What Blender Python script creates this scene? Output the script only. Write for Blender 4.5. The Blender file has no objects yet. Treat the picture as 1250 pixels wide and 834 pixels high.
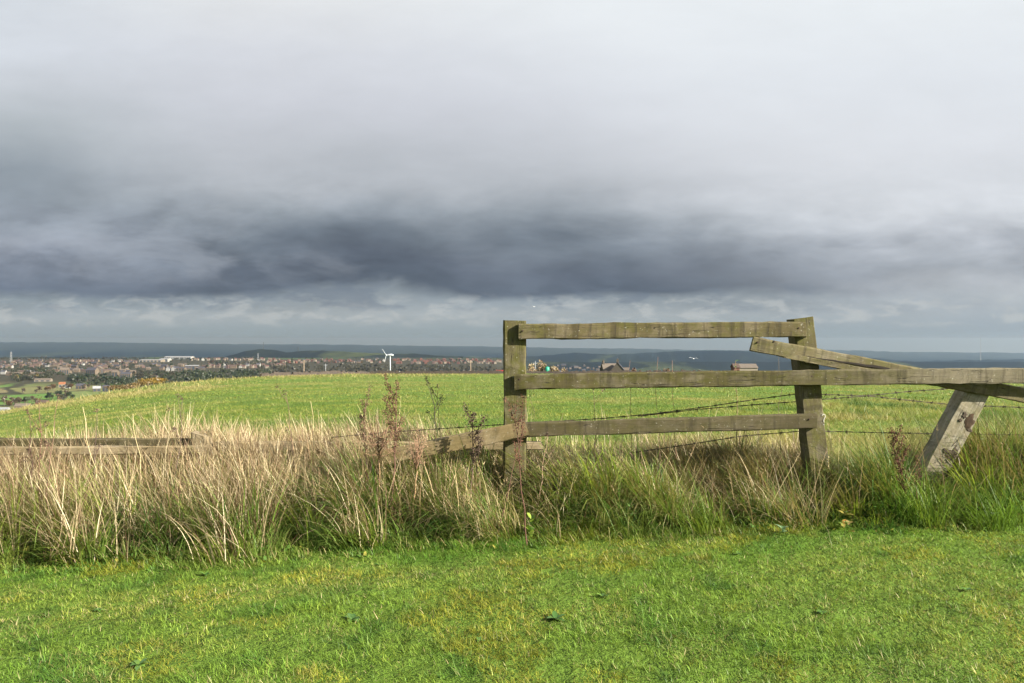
import bpy, math, random
import numpy as np
from mathutils import Vector, Matrix, Euler

random.seed(7)
RNG = np.random.default_rng(11)
SC = bpy.context.scene
COL = SC.collection
R = math.radians
H = 1.15            # eye height above the mown lawn
F = 1000.0          # focal length in photo pixels (photo 1250 wide)
CX, CY = 625.0, 417.0
EXPO = 1.8
GAIN = 2 ** EXPO


def px(x, y, Y):
    return Vector(((x - CX) / F * Y, Y, H + (CY - y) / F * Y))


def s2l(c):
    c = c / 255.0
    return c / 12.92 if c <= 0.04045 else ((c + 0.055) / 1.055) ** 2.4


# ------------------------------------------------------------------ noise
def _hash(i, j, seed):
    i = i.astype(np.int64); j = j.astype(np.int64)
    h = (i * 374761393 + j * 668265263 + seed * 974711) & 0xFFFFFFFF
    h = ((h ^ (h >> 13)) * 1274126177) & 0xFFFFFFFF
    h = h ^ (h >> 16)
    return (h & 0xFFFFFF) / float(0xFFFFFF)


def vnoise(x, y, seed=0):
    x = np.asarray(x, float); y = np.asarray(y, float)
    i = np.floor(x); j = np.floor(y)
    u = x - i; v = y - j
    u = u * u * (3 - 2 * u); v = v * v * (3 - 2 * v)
    a = _hash(i, j, seed); b = _hash(i + 1, j, seed)
    c = _hash(i, j + 1, seed); d = _hash(i + 1, j + 1, seed)
    return (a * (1 - u) + b * u) * (1 - v) + (c * (1 - u) + d * u) * v


def fbm(x, y, seed=0, o=4):
    s = 0; a = .5; f = 1.0; t = 0
    for k in range(o):
        s = s + a * vnoise(np.asarray(x) * f, np.asarray(y) * f, seed + k * 17)
        t += a; a *= .5; f *= 2.03
    return s / t


def sstep(a, b, x):
    t = np.clip((x - a) / (b - a), 0, 1)
    return t * t * (3 - 2 * t)


# ------------------------------------------------------------------ terrain
EDGE_X = [-200, 0, 50, 100, 140, 200, 260, 320, 420, 620, 900, 1100, 1250, 1450]
EDGE_Y = [525, 503, 494, 485.5, 478, 469, 463.5, 460, 457, 456.5, 456, 460, 469, 480]
DC_X = [-200, 0, 100, 200, 320, 450, 900, 1100, 1250, 1450]
DC_D = [36, 45, 56, 80, 115, 140, 140, 120, 90, 70]
R1_X = [-300, 255, 275, 300, 318, 335, 350, 362, 390, 440, 480, 505, 540, 560, 590, 625, 660, 2000]
R1_Y = [441, 441, 436, 428.5, 426, 427.5, 431, 429, 428, 430.5, 432, 431.5, 435.5, 435.5, 438, 440, 442, 442]
R2_X = [-300, 560, 640, 700, 760, 820, 900, 960, 1020, 1060, 1085, 1120, 1180, 1250, 1500]
R2_Y = [440, 440, 436, 431.5, 432.5, 429.5, 428.5, 431, 434, 437, 440, 442, 439.5, 438.5, 438]
R3_X = [-300, 0, 100, 250, 420, 600, 700, 900, 1010, 1050, 1100, 1200, 1300, 1600]
R3_Y = [417.5, 418, 418, 419.5, 421, 423.5, 425, 428, 427.5, 428, 430, 430.5, 431.5, 432]


def terrain(X, Y):
    X = np.asarray(X, float); Y = np.asarray(Y, float)
    r = np.sqrt(X * X + Y * Y) + 1e-9
    D = np.maximum(Y, .55 * r)
    P = np.clip(CX + F * X / D, -240, 1490)
    s = (np.interp(P, EDGE_X, EDGE_Y) - CY) / F
    Dc = np.interp(P, DC_X, DC_D)
    k = s - .62 / Dc
    near = -(.62 + k * np.minimum(D, Dc))
    t = np.maximum(D - Dc, 0)
    line = near - (s + .013) * t - .00002 * np.minimum(t, 300) ** 2
    floor = np.interp(D, [0, 800, 1500, 2600, 3600, 5200, 7000, 9000, 12500, 15600],
                      [-72, -72, -67, -60.5, -72, -112, -160, -205, -290, -380])
    fr = np.interp(D, [0, 800, 2000, 3000, 4200, 6000, 9000, 12500, 15600], [-72, -72, -108, -138, -170, -215, -262, -300, -380])
    wr_ = sstep(600, 690, P)
    floor = floor * (1 - wr_) + fr * wr_
    floor = floor + (fbm(X / 260, Y / 260, 5, 3) - .5) * 9 * sstep(300, 1500, D)
    sm = np.maximum(line, floor) + 3 * np.exp(-np.abs(line - floor) / 6) * sstep(120, 500, D)
    # ridges
    wob = (fbm(P / 9, D / 900, 3, 4) - .5) + .5 * (fbm(P / 60, D / 2500, 6, 2) - .5)
    for (rx, ry, d0, w, a) in ((R1_X, R1_Y, 4700, 500, 1.6), (R2_X, R2_Y, 7000, 1300, 2.2), (R3_X, R3_Y, 13000, 3400, 1.6)):
        top = -(np.interp(P, rx, ry) + wob * a - CY) / F * d0
        g = np.exp(-((D - d0) / w) ** 2)
        sm = np.maximum(sm, floor + (top - floor) * g + (fbm(X / 420, D / 900, 12, 4) - .5) * d0 * .0035 * g * (1 - g) * 2)
    z = H + sm
    bump = (fbm(X / 1.7, Y / 1.7, 9, 3) - .5)
    tilt = .036 * (np.clip(X, -4, 4) + 2.0) * sstep(2, 4.6, D)
    lawn = tilt + bump * .035
    b = sstep(4.0, 6.0, D)
    field = z + bump * (.10 + .25 * sstep(20, 90, D) * (fbm(X / 6, Y / 6, 4, 2) - .2))
    return lawn * (1 - b) + field * b


def tz(x, y):
    return float(terrain(np.array([x]), np.array([y]))[0])


def solve(pxx, pyy, d0=300, d1=6000):
    """point of the ground seen at that direction, beyond depth d0"""
    D = np.geomspace(d0, d1, 1500)
    X = (pxx - CX) / F * D
    z = terrain(X, D)
    yy = CY - (z - H) / D * F
    ok = np.where(yy <= pyy)[0]
    i = ok[0] if len(ok) else len(D) - 1
    return X[i], D[i], z[i]


# ------------------------------------------------------------------ object helpers
def tag(o, label=None, cat=None, group=None, kind=None):
    if label: o['label'] = label
    if cat: o['category'] = cat
    if group: o['group'] = group
    if kind: o['kind'] = kind
    return o


def empty(name, loc=(0, 0, 0), rz=0, label=None, cat=None, group=None):
    o = bpy.data.objects.new(name, None)
    o.empty_display_size = .2
    COL.objects.link(o)
    o.location = loc
    o.rotation_euler = (0, 0, rz)
    return tag(o, label, cat, group)


def mesh_np(name, V, quads=None, tris=None, cols=None, mats=None, smooth=True):
    me = bpy.data.meshes.new(name)
    V = np.asarray(V, np.float32).reshape(-1, 3)
    me.vertices.add(len(V))
    me.vertices.foreach_set('co', V.ravel())
    idx, starts, s = [], [], 0
    if quads is not None and len(quads):
        q = np.asarray(quads, np.int32); idx.append(q.ravel()); starts.append(np.arange(len(q)) * 4); s = len(q) * 4
    if tris is not None and len(tris):
        t = np.asarray(tris, np.int32); idx.append(t.ravel()); starts.append(s + np.arange(len(t)) * 3)
    idx = np.concatenate(idx); starts = np.concatenate(starts).astype(np.int32)
    me.loops.add(len(idx)); me.loops.foreach_set('vertex_index', idx)
    me.polygons.add(len(starts)); me.polygons.foreach_set('loop_start', starts)
    me.polygons.foreach_set('use_smooth', np.full(len(starts), smooth))
    me.update(calc_edges=True)
    me.validate()
    if cols is not None:
        a = me.color_attributes.new('col', 'FLOAT_COLOR', 'POINT')
        c = np.ones((len(V), 4), np.float32); c[:, :3] = np.asarray(cols).reshape(-1, 3)
        a.data.foreach_set('color', c.ravel())
    return me


def obj(name, me, mat=None, parent=None, loc=None, rot=None):
    o = bpy.data.objects.new(name, me)
    if mat is not None and not me.materials: me.materials.append(mat)
    COL.objects.link(o)
    if parent: o.parent = parent
    if loc is not None: o.location = loc
    if rot is not None: o.rotation_euler = rot
    return o


class MB:
    """collects simple shapes for ONE mesh"""
    def __init__(self):
        self.v = []; self.f = []; self.c = []

    def add(self, vs, fs, col=None):
        b = len(self.v)
        self.v += [tuple(x) for x in vs]
        self.f += [tuple(b + i for i in f) for f in fs]
        self.c += [col or (1, 1, 1)] * len(vs)
        return self

    def box(self, x0, x1, y0, y1, z0, z1, col=None):
        vs = [(x, y, z) for z in (z0, z1) for y in (y0, y1) for x in (x0, x1)]
        return self.add(vs, [(0, 2, 3, 1), (4, 5, 7, 6), (0, 1, 5, 4), (2, 6, 7, 3), (0, 4, 6, 2), (1, 3, 7, 5)], col)

    def tube(self, pts, radii, n=6, col=None, cap=True):
        pts = [Vector(p) for p in pts]
        vs, fs = [], []
        ref = Vector((.31, .87, .12))
        for i, p in enumerate(pts):
            d = (pts[min(i + 1, len(pts) - 1)] - pts[max(i - 1, 0)]).normalized()
            a = d.cross(ref)
            if a.length < 1e-3: a = d.cross(Vector((1, 0, 0)))
            a.normalize(); b = d.cross(a)
            r = radii[i] if hasattr(radii, '__len__') else radii
            for k in range(n):
                t = 2 * math.pi * k / n
                vs.append(p + a * (r * math.cos(t)) + b * (r * math.sin(t)))
        for i in range(len(pts) - 1):
            for k in range(n):
                fs.append((i * n + k, i * n + (k + 1) % n, (i + 1) * n + (k + 1) % n, (i + 1) * n + k))
        if cap:
            fs.append(tuple(range(n))[::-1]); fs.append(tuple((len(pts) - 1) * n + k for k in range(n)))
        return self.add(vs, fs, col)

    def mesh(self, name, smooth=False, cols=False):
        me = bpy.data.meshes.new(name)
        me.from_pydata(self.v, [], self.f)
        me.polygons.foreach_set('use_smooth', [smooth] * len(me.polygons))
        if cols:
            a = me.color_attributes.new('col', 'FLOAT_COLOR', 'POINT')
            a.data.foreach_set('color', np.concatenate([np.array(self.c, np.float32), np.ones((len(self.c), 1), np.float32)], 1).ravel())
        me.update()
        return me

    def build(self, name, mat, parent=None, loc=None, rot=None, smooth=False, cols=False):
        return obj(name, self.mesh(name, smooth, cols), mat, parent, loc, rot)


def copy_tree(o, parent=None):
    c = o.copy()
    COL.objects.link(c)
    c.parent = parent
    for ch in list(o.children):
        copy_tree(ch, c)
    return c


# ------------------------------------------------------------------ materials
class NT:
    def __init__(self, name, world=False):
        if world:
            self.m = bpy.data.worlds.new(name)
        else:
            self.m = bpy.data.materials.new(name)
        self.m.use_nodes = True
        self.t = self.m.node_tree
        self.t.nodes.clear()

    def n(self, typ, **kw):
        nd = self.t.nodes.new(typ)
        for k, v in kw.items():
            setattr(nd, k, v)
        return nd

    def l(self, a, b):
        self.t.links.new(a, b)

    def setin(self, sock, v):
        if hasattr(v, 'links') or isinstance(v, bpy.types.NodeSocket): self.l(v, sock)
        else: sock.default_value = v

    def math(self, op, a, b=0.0, c=0.0, clamp=False):
        nd = self.n('ShaderNodeMath', operation=op, use_clamp=clamp)
        self.setin(nd.inputs[0], a); self.setin(nd.inputs[1], b); self.setin(nd.inputs[2], c)
        return nd.outputs[0]

    def mapr(self, v, a, b, c=0.0, d=1.0, smooth=True):
        nd = self.n('ShaderNodeMapRange', interpolation_type='SMOOTHSTEP' if smooth else 'LINEAR')
        self.setin(nd.inputs['Value'], v)
        for k, x in (('From Min', a), ('From Max', b), ('To Min', c), ('To Max', d)): nd.inputs[k].default_value = x
        return nd.outputs[0]

    def mix(self, f, a, b, mode='MIX'):
        nd = self.n('ShaderNodeMix', data_type='RGBA', blend_type=mode)
        self.setin(nd.inputs[0], f)
        for s, v in ((nd.inputs[6], a), (nd.inputs[7], b)):
            if isinstance(v, (tuple, list)): s.default_value = (*v[:3], 1)
            else: self.l(v, s)
        return nd.outputs[2]

    def noise(self, vec, scale, detail=4, rough=.55, dist=0.0):
        nd = self.n('ShaderNodeTexNoise')
        if vec is not None: self.l(vec, nd.inputs['Vector'])
        nd.inputs['Scale'].default_value = scale; nd.inputs['Detail'].default_value = detail
        nd.inputs['Roughness'].default_value = rough; nd.inputs['Distortion'].default_value = dist
        return nd.outputs['Fac']

    def ramp(self, f, stops):
        nd = self.n('ShaderNodeValToRGB')
        e = nd.color_ramp.elements
        while len(e) < len(stops): e.new(.5)
        for el, (p, c) in zip(e, stops):
            el.position = p; el.color = (*c, 1)
        self.l(f, nd.inputs[0])
        return nd.outputs[0]

    def vec(self, v, scale=(1, 1, 1), loc=(0, 0, 0)):
        nd = self.n('ShaderNodeMapping')
        self.l(v, nd.inputs[0]); nd.inputs['Scale'].default_value = scale; nd.inputs['Location'].default_value = loc
        return nd.outputs[0]

    def bump(self, h, strength=.3, dist=.01):
        nd = self.n('ShaderNodeBump')
        self.l(h, nd.inputs['Height']); nd.inputs['Strength'].default_value = strength; nd.inputs['Distance'].default_value = dist
        return nd.outputs[0]

    def pbr(self, col, rough=.8, spec=.3, normal=None, metal=0.0):
        p = self.n('ShaderNodeBsdfPrincipled')
        if isinstance(col, (tuple, list)): p.inputs['Base Color'].default_value = (*col[:3], 1)
        else: self.l(col, p.inputs['Base Color'])
        self.setin(p.inputs['Roughness'], rough)
        p.inputs['Specular IOR Level'].default_value = spec
        p.inputs['Metallic'].default_value = metal
        if normal is not None: self.l(normal, p.inputs['Normal'])
        return p.outputs[0]

    def out(self, s):
        o = self.n('ShaderNodeOutputMaterial')
        self.l(s, o.inputs[0])
        return self.m


def mat_simple(name, col, rough=.8, var=.25, scale=3.0, spec=.25):
    t = NT(name)
    tc = t.n('ShaderNodeTexCoord').outputs['Object']
    f = t.noise(tc, scale, 4, .6)
    c = t.mix(f, tuple(x * (1 - var) for x in col), tuple(min(1, x * (1 + var)) for x in col))
    return t.out(t.pbr(c, rough, spec))


def mat_blade(name, transl=.35, rough=.45, spec=.35):
    t = NT(name)
    a = t.n('ShaderNodeAttribute', attribute_name='col').outputs['Color']
    p = t.pbr(a, rough, spec)
    tr = t.n('ShaderNodeBsdfTranslucent')
    t.l(t.mix(1.0, a, (1.25, 1.2, .75), 'MULTIPLY'), tr.inputs[0])
    mx = t.n('ShaderNodeMixShader')
    mx.inputs[0].default_value = transl
    t.l(p, mx.inputs[1]); t.l(tr.outputs[0], mx.inputs[2])
    return t.out(mx.outputs[0])


def mat_wood(name, base, grey, moss, moss_amt=.5, bands=0.0, grey_x=None, off=0.0):
    """weathered sawn timber; object X runs along the board"""
    k_ = .88 if name == 'post_grey' else .80
    base, grey, moss = (tuple(x * k_ * q for x, q in zip(v, (1.0, 1.0, .92))) for v in (base, grey, moss))
    t = NT(name)
    tc = t.n('ShaderNodeTexCoord').outputs['Object']
    tc = t.vec(tc, (1, 1, 1), (off, off * .7, off * .3))
    grain = t.noise(t.vec(tc, (3.0, 45, 45)), 1.0, 6, .65, .4)
    fine = t.noise(t.vec(tc, (14.0, 190, 190)), 1.0, 3, .6)
    blot = t.noise(tc, 7.0, 5, .62)
    mo = t.noise(t.vec(tc, (1.0, 1.6, 1.6)), 11.0, 6, .7)
    c = t.mix(grain, tuple(x * .5 for x in base), tuple(min(1, x * 1.55) for x in base))
    gf = t.mapr(blot, .42, .62)
    if grey_x is not None:
        sx = t.n('ShaderNodeSeparateXYZ'); t.l(tc, sx.inputs[0])
        gx = t.mapr(sx.outputs[0], grey_x[0] + off, grey_x[1] + off)
        gf = t.math('MAXIMUM', t.math('MULTIPLY', gf, .55), gx)
        moss_f = t.math('MULTIPLY', t.mapr(mo, .40, .66), t.math('SUBTRACT', 1.0, t.math('MULTIPLY', gx, .72)))
    else:
        moss_f = t.mapr(mo, .40, .66)
    c = t.mix(gf, c, t.mix(grain, tuple(x * .72 for x in grey), tuple(x * 1.22 for x in grey)))
    c = t.mix(t.math('MULTIPLY', moss_f, moss_amt), c, t.mix(fine, tuple(x * .6 for x in moss), tuple(x * 1.3 for x in moss)))
    if bands:
        sx = t.n('ShaderNodeSeparateXYZ'); t.l(tc, sx.inputs[0])
        w = t.math('ADD', sx.outputs[0], t.math('MULTIPLY', t.noise(tc, 3.0, 2), .10))
        m = t.math('MODULO', t.math('ADD', w, 50.0), .068)
        line = t.math('MULTIPLY', t.mapr(m, .0, .006), t.mapr(m, .05, .066, 1.0, .45))
        k = t.math('MULTIPLY', t.math('SUBTRACT', 1.0, line), t.mapr(t.noise(tc, 9.0, 3), .35, .6))
        c = t.mix(t.math('MULTIPLY', k, bands), c, (.030, .024, .016))
    # small dark flecks and pale lichen specks
    v = t.noise(tc, 120.0, 2, .6)
    c = t.mix(t.mapr(v, .66, .74, 0, .75), c, (.025, .02, .014))
    c = t.mix(t.math('MULTIPLY', t.mapr(t.noise(tc, 70.0, 3, .6), .64, .72), .5), c, (.34, .33, .26))
    # long drying checks
    ck = t.noise(t.vec(tc, (1.3, 34, 34), (3, 1, 2)), 1.0, 2, .5, .2)
    chk = t.math('MULTIPLY', t.mapr(t.math('ABSOLUTE', t.math('SUBTRACT', ck, .5)), .0, .016, 1.0, 0.0), t.mapr(blot, .45, .55))
    c = t.mix(t.math('MULTIPLY', chk, .8), c, (.02, .016, .012))
    # rain streaks and dirty patches running across the grain
    stn = t.noise(t.vec(tc, (26, 2.5, 2.5), (4, 2, 7)), 1.0, 4, .6)
    c = t.mix(t.math('MULTIPLY', t.mapr(stn, .52, .68), .55), c, tuple(x * .38 for x in base))
    c = t.mix(t.math('MULTIPLY', t.mapr(t.noise(t.vec(tc, (1, 1, 1), (9, 4, 1)), 16.0, 5, .7), .56, .70), .5), c, tuple(x * .42 for x in moss))
    hgt = t.math('ADD', t.math('ADD', grain, t.math('MULTIPLY', fine, .6)), t.math('MULTIPLY', chk, -1.2))
    return t.out(t.pbr(c, .85, .2, t.bump(hgt, .55, .004)))


M = {}
MOSS = (.085, .088, .018)
M['post_wood'] = mat_wood('post_wood', (.082, .070, .032), (.110, .096, .056), (.082, .082, .012), .8)
M['post_wood_b'] = mat_wood('post_wood_b', (.090, .076, .038), (.125, .108, .070), (.094, .094, .013), .72, off=3.1)
M['rail_top'] = mat_wood('rail_top', (.094, .075, .037), (.142, .116, .072), (.076, .075, .013), .66, bands=1.0, off=1.3)
M['rail_mid'] = mat_wood('rail_mid', (.068, .057, .024), (.160, .138, .098), (.064, .062, .010), .85, grey_x=(-.2, .9), bands=.45, off=5.7)
M['rail_low'] = mat_wood('rail_low', (.070, .057, .030), (.095, .080, .050), (.058, .054, .013), .6, off=8.2)
M['rail_sag'] = mat_wood('rail_sag', (.15, .112, .056), (.185, .146, .088), (.085, .072, .024), .4, off=10.4)
M['rail_loose'] = mat_wood('rail_loose', (.115, .096, .052), (.165, .142, .096), (.092, .09, .020), .55, bands=.6, off=12.9)
M['rail_old'] = mat_wood('rail_old', (.20, .155, .092), (.27, .215, .145), (.13, .11, .05), .35, off=15.2)
M['post_grey'] = mat_wood('post_grey', (.205, .178, .130), (.27, .245, .195), (.085, .082, .022), .5, off=18.8)
M['rot'] = mat_simple('rot_wood', (.038, .024, .013), .95, .7, 60)
M['dark_rot'] = mat_simple('dark_rot', (.050, .038, .026), .95, .75, 70)
M['chalk'] = mat_simple('pale_chalk', (.42, .40, .33), .9, .2, 60)
M['nail'] = mat_simple('rusty_nail', (.035, .02, .014), .7, .5, 90)
M['wire'] = mat_simple('rusty_wire', (.040, .028, .020), .65, .5, 40)
M['blade'] = mat_blade('grass_blade', .34, .48, .22)
M['straw'] = mat_blade('dry_straw', .22, .6, .22)
M['weed'] = mat_blade('weed_leaf', .2, .42, .4)
M['stalk'] = mat_blade('dead_stalk', .05, .8, .2)
M['white_paint'] = mat_simple('white_painted_steel', (.33, .35, .36), .4, .05, 1.0, .5)
M['grey_steel'] = mat_simple('grey_steel', (.20, .21, .21), .6, .2, .5, .4)
M['pole_wood'] = mat_simple('pole_wood', (.20, .155, .11), .9, .3, 1.0)
M['dark_pole'] = mat_simple('dark_pole', (.06, .06, .06), .9, .3, 1.0)
M['feather'] = mat_simple('white_feather', (.80, .80, .79), .7, .05, 10)
M['feather_grey'] = mat_simple('grey_feather', (.36, .38, .40), .7, .08, 10)
M['beak'] = mat_simple('yellow_beak', (.6, .35, .05), .5, .1, 10)
M['tank_green'] = mat_simple('green_plastic', (.01, .22, .13), .5, .1, 1.0, .4)
M['red_paint'] = mat_simple('red_paint', (.30, .025, .02), .5, .2, 1.0, .4)
M['tyre'] = mat_simple('rubber', (.02, .02, .02), .8, .2, 3.0)
M['glass'] = mat_simple('window_glass', (.03, .04, .05), .15, .2, 1.0, .5)
M['trunk'] = mat_simple('bark', (.07, .052, .038), .95, .35, 1.0)

# ------------------------------------------------------------------ ground materials
t = NT('turf_soil')
g = t.n('ShaderNodeNewGeometry').outputs['Position']
sx = t.n('ShaderNodeSeparateXYZ'); t.l(g, sx.inputs[0])
n1 = t.noise(g, .35, 5, .6); n2 = t.noise(g, 9.0, 6, .7); n3 = t.noise(g, .06, 4, .6); n4 = t.noise(g, 60.0, 4, .65)
near = t.mix(n2, (.05, .095, .012), (.10, .16, .022))
near = t.mix(t.mapr(n4, .6, .8), near, (.075, .07, .026))
farc = t.mix(t.mapr(n1, .35, .65), (.085, .15, .024), (.125, .165, .035))
farc = t.mix(t.mapr(t.noise(g, 1.3, 5, .65), .52, .70, 0, .6), farc, (.15, .145, .05))
farc = t.mix(t.mapr(n3, .5, .7, 0, .45), farc, (.14, .15, .045))
farc = t.mix(t.mapr(n2, .35, .6, .5, 0), farc, (.05, .085, .018))
c = t.mix(t.mapr(sx.outputs[1], 8, 24), near, farc)
hh = t.math('ADD', t.noise(g, 2.2, 6, .7), t.math('MULTIPLY', n2, .4))
M['ground'] = t.out(t.pbr(c, .95, .1, t.bump(hh, .8, .25)))

t = NT('valley_fields')
g = t.n('ShaderNodeNewGeometry').outputs['Position']
sx = t.n('ShaderNodeSeparateXYZ'); t.l(g, sx.inputs[0])
wv = t.n('ShaderNodeVectorMath', operation='ADD'); t.l(g, wv.inputs[0])
nz = t.n('ShaderNodeTexNoise'); t.l(g, nz.inputs['Vector']); nz.inputs['Scale'].default_value = .012
sc = t.n('ShaderNodeVectorMath', operation='SCALE'); t.l(nz.outputs['Color'], sc.inputs[0]); sc.inputs['Scale'].default_value = 46
t.l(sc.outputs[0], wv.inputs[1])
flat = t.vec(wv.outputs[0], (1, .55, 0))
vo = t.n('ShaderNodeTexVoronoi', feature='F1'); t.l(flat, vo.inputs['Vector']); vo.inputs['Scale'].default_value = .010
vs = t.n('ShaderNodeSeparateColor'); t.l(vo.outputs['Color'], vs.inputs[0])
ve = t.n('ShaderNodeTexVoronoi', feature='DISTANCE_TO_EDGE'); t.l(flat, ve.inputs['Vector']); ve.inputs['Scale'].default_value = .010
fieldc = t.ramp(vs.outputs[0], [(0, (.085, .16, .035)), (.35, (.075, .14, .03)), (.55, (.12, .13, .05)), (.75, (.14, .12, .065)), (.9, (.10, .15, .04)), (1, (.16, .13, .07))])
fieldc = t.mix(t.mapr(t.noise(g, .05, 5, .65), .45, .7, 0, .6), fieldc, (.10, .085, .045))
fieldc = t.mix(t.mapr(ve.outputs['Distance'], .015, .05, 1, 0), fieldc, (.035, .034, .02))
townc = t.mix(t.noise(g, .03, 5, .7), (.018, .024, .012), (.055, .046, .032))
c = t.mix(t.mapr(sx.outputs[1], 1230, 1420), fieldc, townc)
c = t.mix(t.mapr(sx.outputs[1], 3000, 3400), c, t.mix(t.mapr(t.noise(g, .004, 5, .7), .45, .6), (.022, .026, .014), (.045, .07, .024)))
c = t.mix(t.math('MULTIPLY', t.mapr(sx.outputs[0], -60, 120), t.mapr(sx.outputs[1], 900, 1500)), c, t.mix(t.mapr(t.noise(g, .003, 6, .7), .5, .64), (.012, .016, .010), (.040, .055, .020)))
M['valley'] = t.out(t.pbr(c, .95, .1, t.bump(t.noise(g, .1, 5, .7), .6, 4)))

t = NT('shaded_moor_and_forest')  # moor and forest colours set dark to stand in for cloud shadow
g = t.n('ShaderNodeNewGeometry').outputs['Position']
flat = t.vec(g, (1, .35, 0))
vo = t.n('ShaderNodeTexVoronoi', feature='F1'); t.l(flat, vo.inputs['Vector']); vo.inputs['Scale'].default_value = .0035
vs = t.n('ShaderNodeSeparateColor'); t.l(vo.outputs['Color'], vs.inputs[0])
n1 = t.noise(flat, .0016, 6, .65); n2 = t.noise(g, .02, 5, .75)
fl = t.mix(t.mapr(vs.outputs[0], .4, .9), (.014, .018, .010), (.055, .068, .024))
c = t.mix(t.mapr(n1, .45, .60), (.008, .010, .007), fl)
c = t.mix(t.mapr(n2, .35, .7), t.mix(.5, c, (.007, .009, .006)), c)
sx = t.n('ShaderNodeSeparateXYZ'); t.l(g, sx.inputs[0])
moor = t.mix(t.noise(t.vec(g, (1, .3, 0)), .0012, 5, .65), (.014, .017, .013), (.034, .042, .032))
c = t.mix(t.mapr(sx.outputs[1], 9600, 11500), c, moor)
M['hills'] = t.out(t.pbr(c, .95, .05, t.bump(n2, .5, 12)))


# ------------------------------------------------------------------ ground sheet (one sheet cut into near field, valley and hills)
def ground_sheets():
    a1 = np.arange(-41, 41.01, .16); a0 = np.arange(-180, -41, 3.0); a2 = np.arange(44, 180, 3.0)
    A = np.radians(np.concatenate([a0, a1, a2]))
    na = len(A)
    rr = np.concatenate([[.25, .6], np.geomspace(1.0, 15600, 380)])
    RR, AA = np.meshgrid(rr, A, indexing='ij')
    X = RR * np.sin(AA); Y = RR * np.cos(AA)
    Z = terrain(X, Y)
    V = np.stack([X, Y, Z], -1)
    cuts = [('ground', 0, int(np.searchsorted(rr, 330)), 'ground'),
            ('valley', int(np.searchsorted(rr, 330)), int(np.searchsorted(rr, 3900)), 'valley'),
            ('hills', int(np.searchsorted(rr, 3900)), len(rr) - 1, 'hills')]
    for name, i0, i1, mk in cuts:
        W = V[i0:i1 + 1].reshape(-1, 3)
        nr = i1 - i0 + 1
        i = np.arange(nr - 1)[:, None]; j = np.arange(na)[None, :]; j2 = (j + 1) % na
        q = np.stack([i * na + j, i * na + j2, (i + 1) * na + j2, (i + 1) * na + j], -1).reshape(-1, 4)[:, ::-1]
        tr = None
        if i0 == 0:
            W = np.concatenate([W, [[0, 0, tz(0, 0.01)]]])
            jj = np.arange(na)
            tr = np.stack([jj, (jj + 1) % na, np.full(na, len(W) - 1)], -1)[:, ::-1]
        o = obj(name, mesh_np(name, W, q, tr), M[mk])
        o['kind'] = 'structure'
    return float(Z.min())


ZMIN = ground_sheets()


# ------------------------------------------------------------------ grass
def blades(P, az, L, tilt, bend, W, cb, ct, K=3, twist=None, wexp=.75):
    N = len(P)
    t = np.linspace(0, 1, K + 1)
    ang = tilt[:, None] + bend[:, None] * (t[None, :] ** 1.2)
    ca, sa = np.cos(az)[:, None], np.sin(az)[:, None]
    am = .5 * (ang[:, 1:] + ang[:, :-1])
    step = (L / K)[:, None]
    dx = np.sin(am) * ca * step; dy = np.sin(am) * sa * step; dz = np.cos(am) * step
    C = np.zeros((N, K + 1, 3))
    C[:, 1:, 0] = np.cumsum(dx, 1); C[:, 1:, 1] = np.cumsum(dy, 1); C[:, 1:, 2] = np.cumsum(dz, 1)
    C += P[:, None, :]
    tw = az + (np.pi / 2) + (twist if twist is not None else 0)
    side = np.stack([np.cos(tw), np.sin(tw), np.zeros(N)], -1)
    w = (1 - t[:K]) ** wexp
    wv = (W[:, None] * w[None, :] * .5)
    Lf = C[:, :K] - side[:, None, :] * wv[..., None]
    Rt = C[:, :K] + side[:, None, :] * wv[..., None]
    V = np.empty((N, 2 * K + 1, 3))
    V[:, 0:2 * K:2] = Lf; V[:, 1:2 * K:2] = Rt; V[:, 2 * K] = C[:, K]
    colr = np.empty((N, 2 * K + 1, 3))
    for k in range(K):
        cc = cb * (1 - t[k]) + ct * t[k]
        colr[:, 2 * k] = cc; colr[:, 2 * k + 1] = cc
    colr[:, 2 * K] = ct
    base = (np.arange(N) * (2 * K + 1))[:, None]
    q = np.concatenate([base + np.array([[2 * k, 2 * k + 1, 2 * k + 3, 2 * k + 2]]) for k in range(K - 1)], 0) if K > 1 else None
    tr = base + np.array([[2 * K - 2, 2 * K - 1, 2 * K]])
    return V.reshape(-1, 3), q, tr, colr.reshape(-1, 3)


def merge(parts):
    V, Q, T, C, b = [], [], [], [], 0
    for v, q, tr, c in parts:
        V.append(v); C.append(c)
        if q is not None: Q.append(q + b)
        if tr is not None: T.append(tr + b)
        b += len(v)
    return np.concatenate(V), (np.concatenate(Q) if Q else None), (np.concatenate(T) if T else None), np.concatenate(C)


def scatter(n, d0, d1, margin=.8, p=1.0):
    """points in the wedge the photograph sees (plus a margin), denser towards the camera when p>1"""
    u = RNG.random(n)
    D = d0 + (d1 - d0) * u ** p
    half = .66 * D + margin
    X = (RNG.random(n) * 2 - 1) * half
    keep = RNG.random(n) < half / (.66 * d1 + margin) * (1 if p <= 1 else 1.0) if p <= 1 else np.ones(n, bool)
    return X[keep], D[keep]


def edge_d(X):
    """where the mown lawn ends"""
    return np.interp(X, [-4, -2.6, -1, 0, 1.2, 2.7, 4], [4.08, 4.14, 4.24, 4.33, 4.38, 4.42, 4.46]) + .16 * (fbm(X * 1.3 + 40, X * 0, 21, 3) - .5) + .10 * (vnoise(X * 6, X * 0, 8) - .5)


def jit(n, s):
    return 1 + (RNG.random((n, 1)) - .5) * s


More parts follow.
